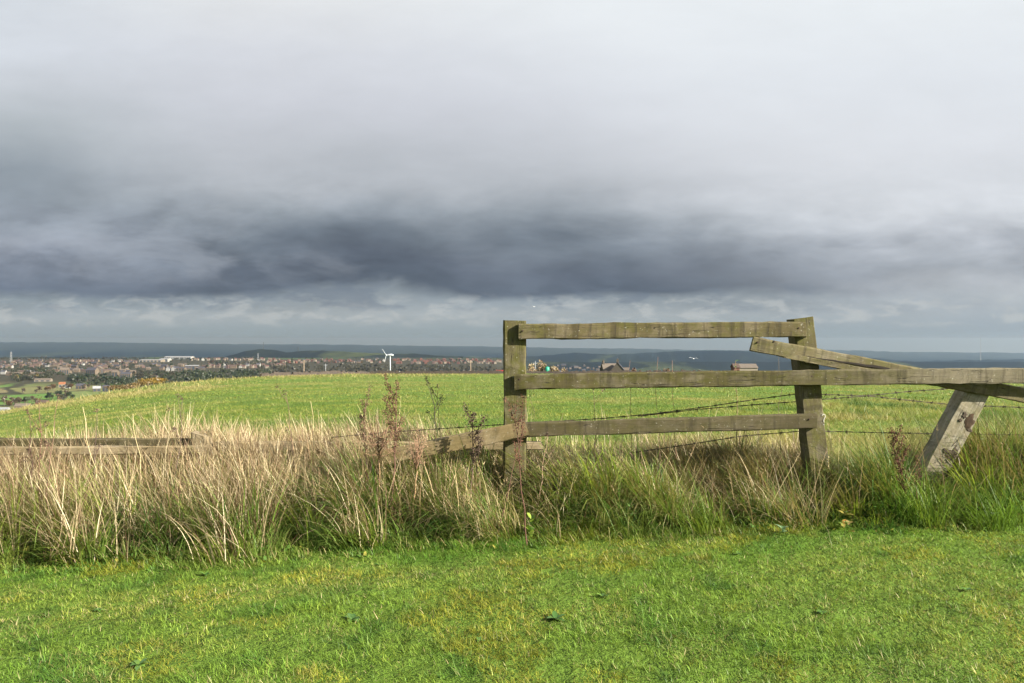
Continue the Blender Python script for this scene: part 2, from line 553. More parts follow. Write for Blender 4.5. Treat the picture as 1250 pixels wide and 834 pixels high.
def lawn():
    X, D = scatter(960000, 1.8, 5.2, 1.0)
    nt = 110000
    TX, TD = scatter(nt, 1.8, 5.2, 1.0)
    tdir = RNG.random(len(TX)) * 2 * np.pi; tlen = .6 + .8 * RNG.random(len(TX)); ttone = .55 + .85 * RNG.random(len(TX))
    ti = RNG.integers(0, len(TX), len(X)); tuft = RNG.random(len(X)) < .72
    X = np.where(tuft, TX[ti] + RNG.normal(0, .010, len(X)), X); D = np.where(tuft, TD[ti] + RNG.normal(0, .010, len(X)), D)
    ed = edge_d(X) + .25
    k = D < ed + RNG.random(len(D)) * .3
    X, D = X[k], D[k]; ti = ti[k]; tuft = tuft[k]
    n = len(X)
    Z = terrain(X, D)
    pa = fbm(X * 1.6, D * 1.6, 31, 4); pb = fbm(X * 5.5, D * 5.5, 32, 3); pc = fbm(X * .7, D * 1.1, 33, 3)
    stripe = fbm(X * .9 + D * .3, D * 3.0 - X * .9, 37, 3)
    g1 = np.array([.090, .178, .020]); g2 = np.array([.146, .218, .028]); g3 = np.array([.232, .236, .046]); g4 = np.array([.048, .118, .017])
    f = np.clip((pa - .35) * 3, 0, 1)[:, None]
    c = g1 * (1 - f) + g2 * f
    f = np.clip((stripe * .6 + pc * .4 - .455) * 7.0, 0, 1)[:, None]
    c = c * (1 - .65 * f) + g3 * (.65 * f)
    f = np.clip((pb - .53) * 7, 0, 1)[:, None]
    c = c * (1 - .7 * f) + g4 * (.7 * f)
    moss = np.clip((fbm(X * 3.1 + 7, D * 3.6, 39, 3) - .60) * 10, 0, 1)[:, None]
    c = c * (1 - .65 * moss) + np.array([.24, .22, .025]) * (.65 * moss)
    dry = RNG.random(n) < .035 + .10 * np.clip((stripe - .5) * 4, 0, 1)
    c[dry] = np.array([.34, .29, .14])
    mf = fbm(X * 11, D * 11, 41, 3); mg = fbm(X * 3.3 + D * 2, D * 5.0 - X * 1.5, 43, 3)
    c = c * (.55 + .62 * mf + .28 * mg)[:, None] * 1.04
    thatch = RNG.random(n) < np.clip((mg - .58) * 2.5, 0, .4)
    c[thatch] = c[thatch] * .45 + np.array([.27, .225, .085]) * .55
    c = c * jit(n, .55) * (1 + (RNG.random((n, 3)) - .5) * .16)
    c = c * np.where(tuft, ttone[ti], 1.0)[:, None]
    L = (.011 + .020 * RNG.random(n)) * np.where(tuft, tlen[ti], .9) * (.55 + 1.0 * pb) * (.6 + .8 * mf) * (1 + .5 * np.clip((.45 - stripe) * 4, 0, 1))
    L *= 1 + 1.3 * sstep(-.25, .25, D - edge_d(X))
    az = np.where(tuft, tdir[ti] + RNG.normal(0, .8, n), RNG.random(n) * 2 * np.pi)
    lean = .35 + 1.0 * RNG.random(n)
    bend = .1 + 1.1 * RNG.random(n)
    W = .0018 + .0020 * RNG.random(n)
    # broad little clover-like leaves
    br = RNG.random(n) < .06 * np.clip((pb - .42) * 8, 0, 1.5)
    W[br] *= 3.0; L[br] *= .75; lean[br] = .9 + .4 * RNG.random(br.sum())
    c[br] = np.array([.06, .125, .028]) * jit(br.sum(), .5)
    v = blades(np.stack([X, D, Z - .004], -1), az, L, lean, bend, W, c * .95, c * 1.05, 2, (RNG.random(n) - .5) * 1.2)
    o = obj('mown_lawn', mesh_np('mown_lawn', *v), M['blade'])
    tag(o, 'short mown lawn of mixed green and yellowish grass in the foreground', 'lawn', kind='stuff')


def verge():
    parts_g, parts_s = [], []
    ncl = 1200
    CXs = (RNG.random(ncl) * 2 - 1) * 4.6
    u = RNG.random(ncl)
    e = edge_d(CXs)
    CD = e + .03 + u * (5.55 - e)
    left = 1 - sstep(-.2, .5, CXs)           # straw dominates on the left of the frame
    for i in range(ncl):
        x, d = CXs[i], CD[i]
        e0 = e[i]
        back = min(1, max(0, (d - e0) / .75))
        pn = float(fbm(np.array([x * 1.7]), np.array([d * 2.5]), 51, 3)[0])
        pp = CX + F * x / d
        # height of the green base and of the straw
        hg = .10 + .26 * sstep(.0, .55, back) * (.6 + .9 * pn)
        near_post = math.exp(-((pp - 640) / 45) ** 2) * .4
        if d > 5.0: hg *= .75
        if pp > 1180 and d > 4.55: hg *= 1.2
        if d < 4.75: hg *= .80
        if pp < 560: hg *= 1.3 if back < .45 else .8
        keep = 1.0
        for (pc_, hw, dm, f_) in ((628, 34, 4.95, .42), (998, 34, 4.95, .60), (1143, 38, 5.1, .50)):
            if abs(pp - pc_) < hw and d < dm: keep = min(keep, f_)
        hg *= keep
        tone_cl = random.random()
        if pp > 645: hg *= .66 * (.55 + .9 * min(1, max(0, (pn - .3) / .4)))
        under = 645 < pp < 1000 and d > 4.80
        if 1012 < pp < 1175 and d > 4.95: continue
        lean_az = math.pi + random.gauss(0, .5)               # swept to the left
        swept = random.uniform(.05, .30) if pp < 400 else random.uniform(.25, .62)
        if 545 < pp < 650: swept = random.uniform(.45, .75)
        n = int(random.uniform(60, 130) * (1.25 if back < .4 else 1.0))
        rad = random.uniform(.04, .13)
        th = RNG.random(n) * 2 * np.pi; rr = rad * np.sqrt(RNG.random(n))
        bx = x + rr * np.cos(th); bd = d + rr * np.sin(th)
        bz = terrain(bx, bd) - .01
        # direction: outward from the tussock plus the common sweep
        ox = np.cos(th) * (.18 + .5 * rr / rad) + math.cos(lean_az) * swept * 1.6 + RNG.normal(0, .25, n)
        oy = np.sin(th) * (.18 + .5 * rr / rad) + math.sin(lean_az) * swept * 1.6 + RNG.normal(0, .25, n)
        az = np.arctan2(oy, ox); mag = np.hypot(ox, oy)
        L = hg * (.6 + .7 * RNG.random(n)) * 1.25
        gcol = np.array([.062, .125, .020]) * (1 - pn) + np.array([.12, .165, .035]) * pn
        if random.random() < .3: gcol = np.array([.045, .10, .022])
        if tone_cl < .2: gcol = np.array([.15, .20, .030])
        if .2 < tone_cl < .38 and back > .25: gcol = np.array([.17, .165, .055])
        if under: gcol = np.array([.085, .07, .032]) if tone_cl < .75 else gcol * .8  # brown thatch tone, darkened to paint in the shade below the bottom rail
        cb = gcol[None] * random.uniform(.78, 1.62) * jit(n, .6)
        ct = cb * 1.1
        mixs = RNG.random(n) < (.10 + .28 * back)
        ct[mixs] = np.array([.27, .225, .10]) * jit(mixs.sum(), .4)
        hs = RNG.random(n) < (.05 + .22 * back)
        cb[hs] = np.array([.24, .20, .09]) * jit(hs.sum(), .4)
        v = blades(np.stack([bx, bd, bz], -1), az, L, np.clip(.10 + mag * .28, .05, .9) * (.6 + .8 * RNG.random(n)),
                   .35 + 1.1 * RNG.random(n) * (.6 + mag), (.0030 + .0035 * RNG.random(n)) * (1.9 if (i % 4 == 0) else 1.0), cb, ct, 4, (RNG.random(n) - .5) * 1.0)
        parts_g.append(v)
        # straw
        dens = left[i] * 3.3 + (1 - left[i]) * (.9 if tone_cl > .55 else .35)
        if 690 < pp < 830 and d < 4.9: dens *= .55
        if 1040 < pp < 1170 and d < 5: dens *= .35
        if back > .26 or random.random() < .22:
            m = int(random.uniform(14, 58) * dens * (.15 + .95 * back))
            if m < 2: continue
            th = RNG.random(m) * 2 * np.pi; rr = rad * 1.1 * np.sqrt(RNG.random(m))
            bx = x + rr * np.cos(th); bd = d + rr * np.sin(th)
            bz = terrain(bx, bd) - .01
            hs_ = (.405 if pp < 480 else .34) * (.6 + .7 * pn) * keep
            if pp > 640: hs_ *= .78
            if 560 < pp < 660: hs_ *= .78
            ox = np.cos(th) * .30 + math.cos(lean_az) * swept * 1.6 + RNG.normal(0, .62, m)
            oy = np.sin(th) * .30 + math.sin(lean_az) * swept * 1.6 + RNG.normal(0, .5, m)
            az = np.arctan2(oy, ox); mag = np.hypot(ox, oy)
            L = hs_ * (.55 + .75 * RNG.random(m))
            tone = RNG.random((m, 1))
            cc = np.array([.42, .34, .20]) * (1 - tone) + np.array([.21, .155, .088]) * tone
            brown = RNG.random(m) < (.38 if pp < 560 else .25)
            cc[brown] = np.array([.125, .075, .042])
            lite = RNG.random(m) < .14
            cc[lite] = np.array([.54, .46, .30])
            cc = cc * jit(m, .35)
            v = blades(np.stack([bx, bd, bz], -1), az, L, np.clip(.04 + mag * .2, .02, .8) * (.5 + RNG.random(m)),
                       .15 + 1.7 * RNG.random(m) ** 3 + mag * .35, .0026 + .0030 * RNG.random(m), cc, cc * 1.1, 5, (RNG.random(m) - .5) * 1.6, .5)
            parts_s.append(v)
    # lone broken stems criss-crossing in the straw and standing above it
    m = 2600
    X = (RNG.random(m) * 2 - 1) * 4.4
    pick = RNG.random(m) < (1 - sstep(-.2, .4, X)) * .88 + .12
    X = X[pick]; m = len(X)
    D = 4.45 + .75 * RNG.random(m)
    Z = terrain(X, D)
    tone = RNG.random((m, 1))
    cc = np.array([.50, .40, .22]) * (1 - tone) + np.array([.26, .17, .10]) * tone
    lone = blades(np.stack([X, D, Z], -1), RNG.random(m) * 2 * np.pi, (.26 + .26 * RNG.random(m) + .12 * RNG.random(m) ** 4) * np.where(np.abs(CX + F * X / D - 628) < 40, .6, .90), .05 + .45 * RNG.random(m) ** 2,
                          .1 + .7 * RNG.random(m) ** 3, .0022 + .0022 * RNG.random(m), cc, cc, 5, RNG.random(m) * 3, .3)
    parts_s.append(lone)
    # ragged seed panicles at the tips of a third of them
    LV = lone[0].reshape(m, 11, 3); tip = LV[:, 10]; low_ = .5 * (LV[:, 6] + LV[:, 7])
    sel = np.where(RNG.random(m) < .34)[0]
    for q in range(9):
        f_ = RNG.random((len(sel), 1)) * .75
        p_ = tip[sel] * (1 - f_) + low_[sel] * f_
        c_ = cc[sel] * (.6 + .5 * RNG.random((len(sel), 1)))
        parts_s.append(blades(p_, RNG.random(len(sel)) * 2 * np.pi, .012 + .020 * RNG.random(len(sel)), .3 + .8 * RNG.random(len(sel)), .4 * RNG.random(len(sel)), .0028 + .0022 * RNG.random(len(sel)), c_, c_, 2, RNG.random(len(sel)) * 3, .6))
    # matted dead thatch lying in the bottom of the long grass
    mt = 42000
    X_ = (RNG.random(mt) * 2 - 1) * 4.4; e_ = edge_d(X_); D_ = e_ + .12 + (5.5 - e_) * RNG.random(mt)
    tone_ = RNG.random((mt, 1))
    c_ = (np.array([.30, .235, .13]) * (1 - tone_) + np.array([.12, .085, .048]) * tone_) * jit(mt, .4)
    pm = CX + F * X_ / D_
    k_ = (RNG.random(mt) < .45 + .55 * sstep(650, 480, -pm + 1130)) & ~((pm > 1012) & (pm < 1175) & (D_ > 4.95))
    zt_ = terrain(X_, D_) + .13 * RNG.random(mt) * sstep(.1, .4, D_ - e_)
    parts_s.append(blades(np.stack([X_, D_, zt_], -1)[k_], RNG.random(k_.sum()) * 2 * np.pi, .07 + .16 * RNG.random(k_.sum()), 1.0 + .65 * RNG.random(k_.sum()), (RNG.random(k_.sum()) - .5) * .9, .0025 + .0030 * RNG.random(k_.sum()), c_[k_], c_[k_], 3, (RNG.random(k_.sum()) - .5) * 2, .5))
    # pale upright stems at the field margin seen between the rails
    m = 180
    X = -.2 + 2.4 * RNG.random(m); D = 5.15 + .9 * RNG.random(m); Z = terrain(X, D)
    tone = RNG.random((m, 1))
    cc = np.array([.46, .40, .24]) * (1 - tone) + np.array([.20, .16, .10]) * tone
    parts_s.append(blades(np.stack([X, D, Z], -1), RNG.random(m) * 2 * np.pi, .16 + .26 * RNG.random(m), .02 + .2 * RNG.random(m),
                          .05 + .25 * RNG.random(m), .004 + .004 * RNG.random(m), cc, cc, 3, RNG.random(m) * 3, .3))
    # particular tussocks that stand out
    for (pp, d, hg, n, gc, sw, rad) in ((1132, 4.46, .30, 300, (.13, .19, .03), .25, .13), (1108, 4.50, .26, 260, (.075, .14, .02), .3, .13), (1205, 4.40, .17, 420, (.12, .20, .03), .35, .14), (1085, 4.55, .22, 240, (.05, .11, .02), .5, .13),
                                   (612, 4.42, .30, 170, (.30, .26, .12), .8, .12), (588, 4.48, .30, 140, (.26, .22, .10), .7, .12), (742, 4.56, .30, 160, (.19, .175, .07), .45, .14), (820, 4.56, .33, 170, (.27, .24, .12), .35, .13),
                                   (850, 4.46, .22, 260, (.15, .205, .035), .5, .14), (770, 4.45, .22, 220, (.13, .17, .04), .5, .14), (978, 4.50, .30, 150, (.25, .21, .11), .5, .13), (950, 4.62, .30, 150, (.22, .18, .09), .35, .13),
                                   (1238, 4.78, .36, 260, (.19, .15, .08), .4, .16), (1200, 4.98, .42, 260, (.17, .13, .07), .4, .15), (1222, 5.02, .46, 260, (.15, .11, .06), .4, .15), (1248, 5.0, .50, 260, (.18, .14, .075), .4, .15), (1215, 4.85, .34, 220, (.20, .16, .085), .4, .14), (1270, 4.95, .46, 220, (.17, .13, .07), .4, .15), (700, 4.64, .28, 200, (.07, .135, .022), .4, .14), (1225, 4.45, .22, 200, (.10, .17, .03), .4, .14)):
        x = (pp - CX) / F * d
        th = RNG.random(n) * 2 * np.pi; rr = rad * np.sqrt(RNG.random(n))
        bx = x + rr * np.cos(th); bd = d + rr * np.sin(th)
        ox = np.cos(th) * (.2 + .6 * rr / rad) - sw * 1.3 + RNG.normal(0, .5, n)
        oy = np.sin(th) * (.2 + .6 * rr / rad) + RNG.normal(0, .5, n)
        az = np.arctan2(oy, ox); mag = np.hypot(ox, oy)
        cb = np.array(gc)[None] * jit(n, .9)
        gr = RNG.random(n) < .3
        cb[gr] = np.array([.08, .14, .022]) * jit(gr.sum(), .5)
        parts_g.append(blades(np.stack([bx, bd, terrain(bx, bd) - .01], -1), az, hg * (.35 + .95 * RNG.random(n)) * 1.2, np.clip(.08 + mag * .28, .05, .9) * (.6 + .8 * RNG.random(n)),
                              .35 + 1.0 * RNG.random(n) * (.6 + mag), .0030 + .003 * RNG.random(n), cb, cb * 1.15, 5, (RNG.random(n) - .5)))
    # medium grass where the mower stopped
    m = 34000
    X = (RNG.random(m) * 2 - 1) * 4.4; e = edge_d(X); D = e - .10 + .75 * RNG.random(m)
    pn = fbm(X * 2.6, D * 2.6, 57, 3)
    Lg = (.05 + .14 * sstep(-.05, .45, D - e)) * (.5 + 1.0 * pn) * (.6 + .8 * RNG.random(m))
    f = np.clip((pn - .4) * 4, 0, 1)[:, None]
    cc = (np.array([.06, .125, .018]) * (1 - f) + np.array([.125, .175, .03]) * f) * jit(m, .5)
    dr = RNG.random(m) < .12
    cc[dr] = np.array([.30, .25, .11])
    parts_g.append(blades(np.stack([X, D, terrain(X, D) - .005], -1), np.pi + RNG.normal(0, 1.3, m), Lg, .2 + .7 * RNG.random(m), .3 + .9 * RNG.random(m), .003 + .003 * RNG.random(m), cc, cc * 1.1, 3, (RNG.random(m) - .5)))
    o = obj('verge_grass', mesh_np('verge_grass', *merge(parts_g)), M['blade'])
    tag(o, 'long unmown green grass in tussocks along the fence line', 'long grass', kind='stuff')
    o = obj('dry_grass', mesh_np('dry_grass', *merge(parts_s)), M['straw'])
    tag(o, 'dead straw coloured grass stems standing through the long grass', 'dry grass', kind='stuff')


def cover():
    """low broad leaves at the foot of the verge"""
    n = 5200
    X = (RNG.random(n) * 2 - 1) * 4.4
    e = edge_d(X)
    D = e - .12 + .55 * RNG.random(n)
    k = fbm(X * 3.2, D * 3.2, 61, 3) + .10 * (X < 0) > .50
    X, D = X[k], D[k]; n = len(X)
    Z = terrain(X, D) + .09 * RNG.random(n) * sstep(-.1, .2, D - edge_d(X))
    c = (np.array([.075, .145, .024]) * (1 - RNG.random((n, 1)) * .3)) * jit(n, .5)
    y = RNG.random(n) < .05
    c[y] = np.array([.30, .27, .05])
    L = .012 + .020 * RNG.random(n)
    v = blades(np.stack([X, D, Z], -1), RNG.random(n) * 2 * np.pi, L, .5 + .7 * RNG.random(n), .5 + .5 * RNG.random(n), L * .62, c, c, 3, (RNG.random(n) - .5) * .5, .35)
    o = obj('ground_cover', mesh_np('ground_cover', *v), M['weed'])
    tag(o, 'low broad green leaves creeping at the foot of the long grass', 'ground cover', kind='stuff')


def field():
    P = []
    for (d0, d1, n, Lm, Wm, K) in ((5.2, 9, 150000, .042, .0045, 2), (9, 18, 170000, .045, .008, 2), (18, 45, 150000, .055, .018, 2), (45, 150, 110000, .075, .06, 1)):
        D = np.sqrt(d0 ** 2 + (d1 ** 2 - d0 ** 2) * RNG.random(n))
        X = (RNG.random(n) * 2 - 1) * (.66 * D + .8)
        Z = terrain(X, D)
        pa = fbm(X * .5, D * .5, 71, 4); pb = fbm(X * 1.6, D * 1.1, 72, 3); pc = fbm(X * .07, D * .05, 73, 3)
        px_ = CX + F * X / D
        rough = np.clip(sstep(850, 1050, px_) * (1 - sstep(9, 24, D)), 0, 1)      # coarse tussocks on the right, near the fence
        crest = sstep(55, 100, D) * (1 - sstep(520, 640, px_)) + sstep(25, 40, D) * (1 - sstep(220, 330, px_))
        crest = np.clip(crest, 0, 1)
        g1 = np.array([.115, .170, .022]); g2 = np.array([.185, .205, .038]); tan = np.array([.30, .245, .11])
        f = np.clip((pa - .35) * 3, 0, 1)[:, None]
        c = g1 * (1 - f) + g2 * f
        ft = np.clip((pb - .50) * 7, 0, 1) * (.26 + .12 * rough + .6 * crest) + .14 * (RNG.random(n) < .25) + .30 * np.clip((fbm(X * .12 + D * .02, D * .30, 77, 3) - .52) * 6, 0, 1)
        ft = np.clip(ft, 0, .9)
        c = c * (1 - ft[:, None]) + tan * ft[:, None]
        dk = np.clip((fbm(X * 1.1 + 9, D * .8, 75, 3) - .58) * 9, 0, 1)[:, None] * (.5 + .4 * rough[:, None])
        c = c * (1 - dk) + np.array([.040, .095, .02]) * dk
        c = c * jit(n, .45)
        hL = Lm * (.5 + RNG.random(n)) * (.55 + .9 * pb) * (1 + 1.3 * rough * np.clip((pb - .4) * 5, 0, 1)) * (1 + 1.0 * crest * np.clip((pb - .45) * 5, 0, 1))
        hL *= 1 + 2.2 * (1 - sstep(5.2, 6.4, D)); hL *= 1 + (.15 + 2.2 * dk[:, 0]) * rough + 1.0 * crest * (pb > .52)
        lean = .3 + .8 * RNG.random(n)
        az = RNG.random(n) * 2 * np.pi
        P.append(blades(np.stack([X, D, Z - .01], -1), az, hL, lean, .2 + .8 * RNG.random(n), Wm * (.6 + .8 * RNG.random(n)), c, c * 1.1, K, (RNG.random(n) - .5) * 2))
    o = obj('pasture_grass', mesh_np('pasture_grass', *merge(P)), M['blade'])
    tag(o, 'green pasture grass covering the sloping field beyond the fence', 'pasture', kind='stuff')


lawn(); verge(); cover(); field()


# ------------------------------------------------------------------ timber fence
def board_mesh(name, L, h, th, seed=0, seg=None, bevel=.006, rough=.0026, ends=(0, 0)):
    """sawn board along local X, centred; h along Z, th along Y. ends = slant of either end (m)"""
    rs = np.random.default_rng(seed)
    seg = seg or max(10, int(L / .05))
    b = bevel
    ring = [(-th / 2 + b, -h / 2), (th / 2 - b, -h / 2), (th / 2, -h / 2 + b), (th / 2, h / 2 - b),
            (th / 2 - b, h / 2), (-th / 2 + b, h / 2), (-th / 2, h / 2 - b), (-th / 2, -h / 2 + b)]
    n = len(ring)
    vs, fs = [], []
    ph = rs.random(8) * 6
    for i in range(seg + 1):
        u = i / seg
        x = (u - .5) * L
        bow = .0025 * math.sin(u * 3.1 + ph[0]) * L
        for k, (y, z) in enumerate(ring):
            sl = 0
            if i == 0: sl = ends[0] * z / h
            if i == seg: sl = ends[1] * z / h
            wob = rough * math.sin(u * 9 * L + ph[k]) + rs.normal(0, rough * .5)
            vs.append((x + sl + (rs.normal(0, .0015) if i in (0, seg) else 0), y + bow * .4 + (wob if abs(y) > th / 2 - 1e-6 else 0), z + bow * .5 + (wob if abs(z) > h / 2 - b - 1e-6 else 0)))
    for i in range(seg):
        for k in range(n):
            fs.append((i * n + k, i * n + (k + 1) % n, (i + 1) * n + (k + 1) % n, (i + 1) * n + k))
    fs.append(tuple(range(n))[::-1]); fs.append(tuple(seg * n + k for k in range(n)))
    mb = MB(); mb.add(vs, [f[::-1] for f in fs])
    return mb.mesh(name)


def board_between(name, A, B, h, th, mat, parent=None, seed=0, **kw):
    """A, B: centre points of both ends (world)"""
    A, B = Vector(A), Vector(B)
    d = B - A
    me = board_mesh(name, d.length, h, th, seed, **kw)
    xax = d.normalized()
    yax = Vector((0, 0, 1)).cross(xax)
    if yax.length < 1e-3: yax = Vector((0, 1, 0))
    yax.normalize()
    zax = xax.cross(yax)
    o = obj(name, me, mat, parent)
    m3 = Matrix((xax, yax, zax)).transposed().to_4x4()
    m3.translation = (A + B) / 2
    o.matrix_world = m3
    if parent is not None:
        o.matrix_world = m3
        o.matrix_basis = parent.matrix_world.inverted() @ m3 if parent.matrix_world else m3
    return o


def nail(parent, x, y, Y, r=.0055):
    m = MB(); p = px(x, y, Y)
    m.tube([p + Vector((0, .006, 0)), p + Vector((0, -.003, 0))], [r, r * .8], 8)
    return m.build('nail', M['nail'], parent)


FY = 4.80                       # front face of the posts
fence = empty('wooden_fence', (0, 0, 0), 0, 'broken mossy timber fence panel, two square posts and three rails, standing in long grass', 'fence')
PT = .128
# left post (local X of the mesh runs up the post)
pA = px(628.2, 391, FY); pB = px(628.2, 391, FY); pB.z = .0
def post(name, top, bot, w, th, mat, parent, seed, ends=(0, 0)):
    A, B = Vector(bot), Vector(top)
    d = B - A
    me = board_mesh(name, d.length, w, th, seed, bevel=.008, rough=.0022, ends=ends)
    xax = d.normalized(); yax = Vector((0, 1, 0)); yax = (yax - xax * yax.dot(xax)).normalized(); zax = xax.cross(yax)
    o = obj(name, me, mat, parent)
    m3 = Matrix((xax, yax, zax)).transposed().to_4x4(); m3.translation = (A + B) / 2
    o.matrix_basis = m3
    return o


def cent(p, th):
    return Vector((p.x, p.y + th / 2, p.z))


postL = post('post', cent(px(628.2, 391.2, FY), .12), cent(Vector((px(628.2, 590, FY).x, FY, -.15)), .12), .134, .12, M['post_wood'], fence, 1, (0, .004))
# right post leans to the left at its top
tR = px(980.4, 388.5, FY); bR = px(999.5, 561, FY)
dR = bR - tR
bR = tR + dR * 1.55
postR = post('post', cent(tR, .12), cent(bR, .12), .122, .12, M['post_wood_b'], fence, 2)
RT = .038
def rail(a, b, mat, seed, ya=FY, yb=FY, h=.0885, label=None, th=RT, parent=fence, ends=(0, 0), name='rail'):
    A = px(a[0], a[1], ya - th / 2 - .002); B = px(b[0], b[1], yb - th / 2 - .002)
    o = board_between(name, A, B, h, th, mat, parent, seed, ends=ends)
    if label: o['label'] = label
    return o


rail((633, 405.4), (983, 402.3), M['rail_top'], 3, h=.090)
rail((628, 465.6), (1385, 458.0), M['rail_mid'], 4, ya=FY, yb=FY - .075, h=.0885)
rail((630, 524.3), (996, 514.4), M['rail_low'], 5, h=.0855)
rail((643.5, 523.0), (455, 561.0), M['rail_sag'], 6, ya=FY - RT - .004, yb=FY - .10, h=.088, label='pale rail hanging down from the left post into the grass', ends=(.01, .02))
for (x, y, dy) in ((638, 404, .04), (975, 400.5, .04), (634, 463, .04), (991, 459.5, .067), (988, 512, .04), (632, 522, .082), (638, 531, .082)):
    nail(fence, x, y, FY - dy - .003)
# chalk hook on the right post
m = MB()
pts = [(1003.2, 507.5), (1004.5, 505.8), (1006.6, 506.2), (1007.4, 508.4), (1006.2, 511), (1005.2, 513.2), (1005.4, 515.5)]
m.tube([px(a, b, FY - .0005) for a, b in pts], .0028, 6)
m.tube([px(1005.6, 518.5, FY + .002), px(1005.6, 518.5, FY - .002)], .004, 8)
m.build('chalk_mark', M['chalk'], fence)

# loose board wedged across the right post and behind the middle rail
def loose_y(x):
    return 4.7595 + .020 * (x - 983) * .00478
loose = empty('loose_board', (0, 0, 0), 0, 'split loose board slanting down across the right post and behind the middle rail', 'board')
LB = .036
A = px(917.2, 420.3, loose_y(917) + .015); B = px(1312, 493.6, loose_y(1312) + .015)
bd = board_between('board', A, B, .0855, .028, M['rail_loose'], loose, 8, ends=(.006, 0))
A = px(962, 434.2, loose_y(962) - .0045); B = px(1118, 466.0, loose_y(1118) - .0045)
spl = board_between('split_strip', A, B, .030, .008, M['rail_loose'], loose, 9, bevel=.002, ends=(.05, .03))
ck = MB()  # sliver on the board face, coloured dark for the shade inside the split
ctop, cbot = [], []
for k in range(13):
    u = k / 12; x = 968 + (1086 - 968) * u
    yc = 433.2 + (450.2 - 433.2) * u + .35 * math.sin(k * 2.3)
    hw = (.25 + 1.35 * u) * (1 if k < 12 else .6)
    Yc = loose_y(x) - .0035
    ctop.append(px(x, yc - hw, Yc)); cbot.append(px(x, yc + hw, Yc))
vs = ctop + cbot + [v + Vector((0, .006, 0)) for v in ctop + cbot]
fs = []
for k in range(12):
    fs += [(k, k + 1, 14 + k, 13 + k), (26 + k, 39 + k, 40 + k, 27 + k), (k, 26 + k, 27 + k, k + 1), (13 + k, 14 + k, 40 + k, 39 + k)]
fs += [(0, 13, 39, 26), (12, 38, 51, 25)]
ck.add(vs, fs)
cko = ck.build('crack_shade', mat_simple('crack_shadow_wood', (.020, .016, .012), .95, .4, 40), loose)
cko['label'] = 'dark painted sliver for the shaded lengthwise split in the board'
nail(loose, 925, 418, loose_y(925) - .003)
nail(loose, 945, 417, loose_y(945) - .003)

# leaning grey post on the right
lean = empty('leaning_post', (0, 0, 0), 0, 'pale grey rotten post leaning right under the loose board, with holes in its face', 'post')
LY = 4.815
tL = px(1199.5, 470, LY); bL = px(1147, 567.5, LY)
dL = bL - tL
bL2 = bL + dL * .35
post('post_body', cent(tL, .125), cent(bL2, .125), .139, .125, M['post_grey'], lean, 12)


def blotch(name, c, r, mat, parent, seed, sq=(1, 1), depth=.012, rotz=0):
    rs = random.Random(seed)
    m = MB(); n = 18
    ring = []
    for k in range(n):
        a = 2 * math.pi * k / n
        q = r * rs.uniform(.62, 1.15)
        x0, z0 = q * math.cos(a) * sq[0], q * math.sin(a) * sq[1]
        ring.append((x0 * math.cos(rotz) - z0 * math.sin(rotz), x0 * math.sin(rotz) + z0 * math.cos(rotz)))
    vs = [(c.x + x, c.y - .0025, c.z + z) for x, z in ring] + [(c.x + x * .6, c.y - .0048 - rs.random() * .001, c.z + z * .6) for x, z in ring]
    vs.append((c.x + r * .1, c.y - .0044, c.z))
    fs = [(k, (k + 1) % n, n + (k + 1) % n, n + k) for k in range(n)] + [(n + k, n + (k + 1) % n, 2 * n) for k in range(n)]
    m.add(vs, fs)
    o = m.build(name, mat, parent)
    return o


blotch('rot_hole', px(1177, 507, LY), .020, M['dark_rot'], lean, 1, (.8, 1.2), rotz=-.4)
b2 = blotch('rot_hole', px(1183, 515, LY), .040, M['rot'], lean, 2, (.75, 1.3), rotz=-.45); b2['label'] = 'crumbling brown rot in the face of the post'
blotch('rot_hole', px(1172, 513, LY), .012, M['dark_rot'], lean, 3, (1, 1))
blotch('rot_hole', px(1183, 525, LY), .018, M['dark_rot'], lean, 4, (1.1, .8))
blotch('rot_hole', px(1161, 556, LY), .038, M['dark_rot'], lean, 5, (.8, 1.3), rotz=-.5)
blotch('rot_hole', px(1154, 550, LY), .018, M['dark_rot'], lean, 6, (1, 1))

# collapsed low stretch of fence in the grass on the left
low = empty('collapsed_fence', (0, 0, 0), 0, 'collapsed low fence rails lying in dry grass on the left', 'fence')
rail((-110, 550.5), (252, 549.5), M['rail_old'], 21, ya=4.97, yb=4.97, h=.048, parent=low, ends=(0, .02))
rail((-110, 540.5), (248, 539.5), M['rail_low'], 22, ya=5.10, yb=5.10, h=.05, parent=low)
rail((262, 543.5), (662, 544.5), M['rail_old'], 23, ya=5.10, yb=5.10, h=.052, parent=low, ends=(0, -.02))
p1 = px(243, 531, 5.0); p2 = px(243, 531, 5.0); p2.z = .0
st = post('post_stub', cent(p1, .1), cent(p2, .1), .105, .09, M['rail_old'], low, 24, (0, .03))
st['label'] = 'splintered grey stub of a broken post'
m = MB()
for k in range(9):
    x0 = p1.x - .05 + .1 * random.random(); y0 = p1.y + .02 + .06 * random.random()
    hh = random.uniform(.01, .035)
    m.add([(x0 - .012, y0, p1.z - .02), (x0 + .012, y0, p1.z - .02), (x0, y0 + .015, p1.z - .02), (x0 + random.uniform(-.006, .006), y0 + .004, p1.z + hh)], [(0, 1, 3), (1, 2, 3), (2, 0, 3)])
m.build('splinter', M['rail_old'], low)


# ------------------------------------------------------------------ barbed wire strands
def barb_mesh():
    m = MB()
    for a in (0, 1):
        x = -.004 + .008 * a
        ring = [(x, .004 * math.cos(u), .004 * math.sin(u)) for u in np.linspace(0, 6.3, 9)]
        m.tube(ring, .0017, 5)
        s = 1 if a else -1
        m.tube([(x, .003 * s, -.016), (x + .002, .0035 * s, 0), (x, .004 * s, .017)], [.0006, .0018, .0006], 5)
    return m.mesh('barb')


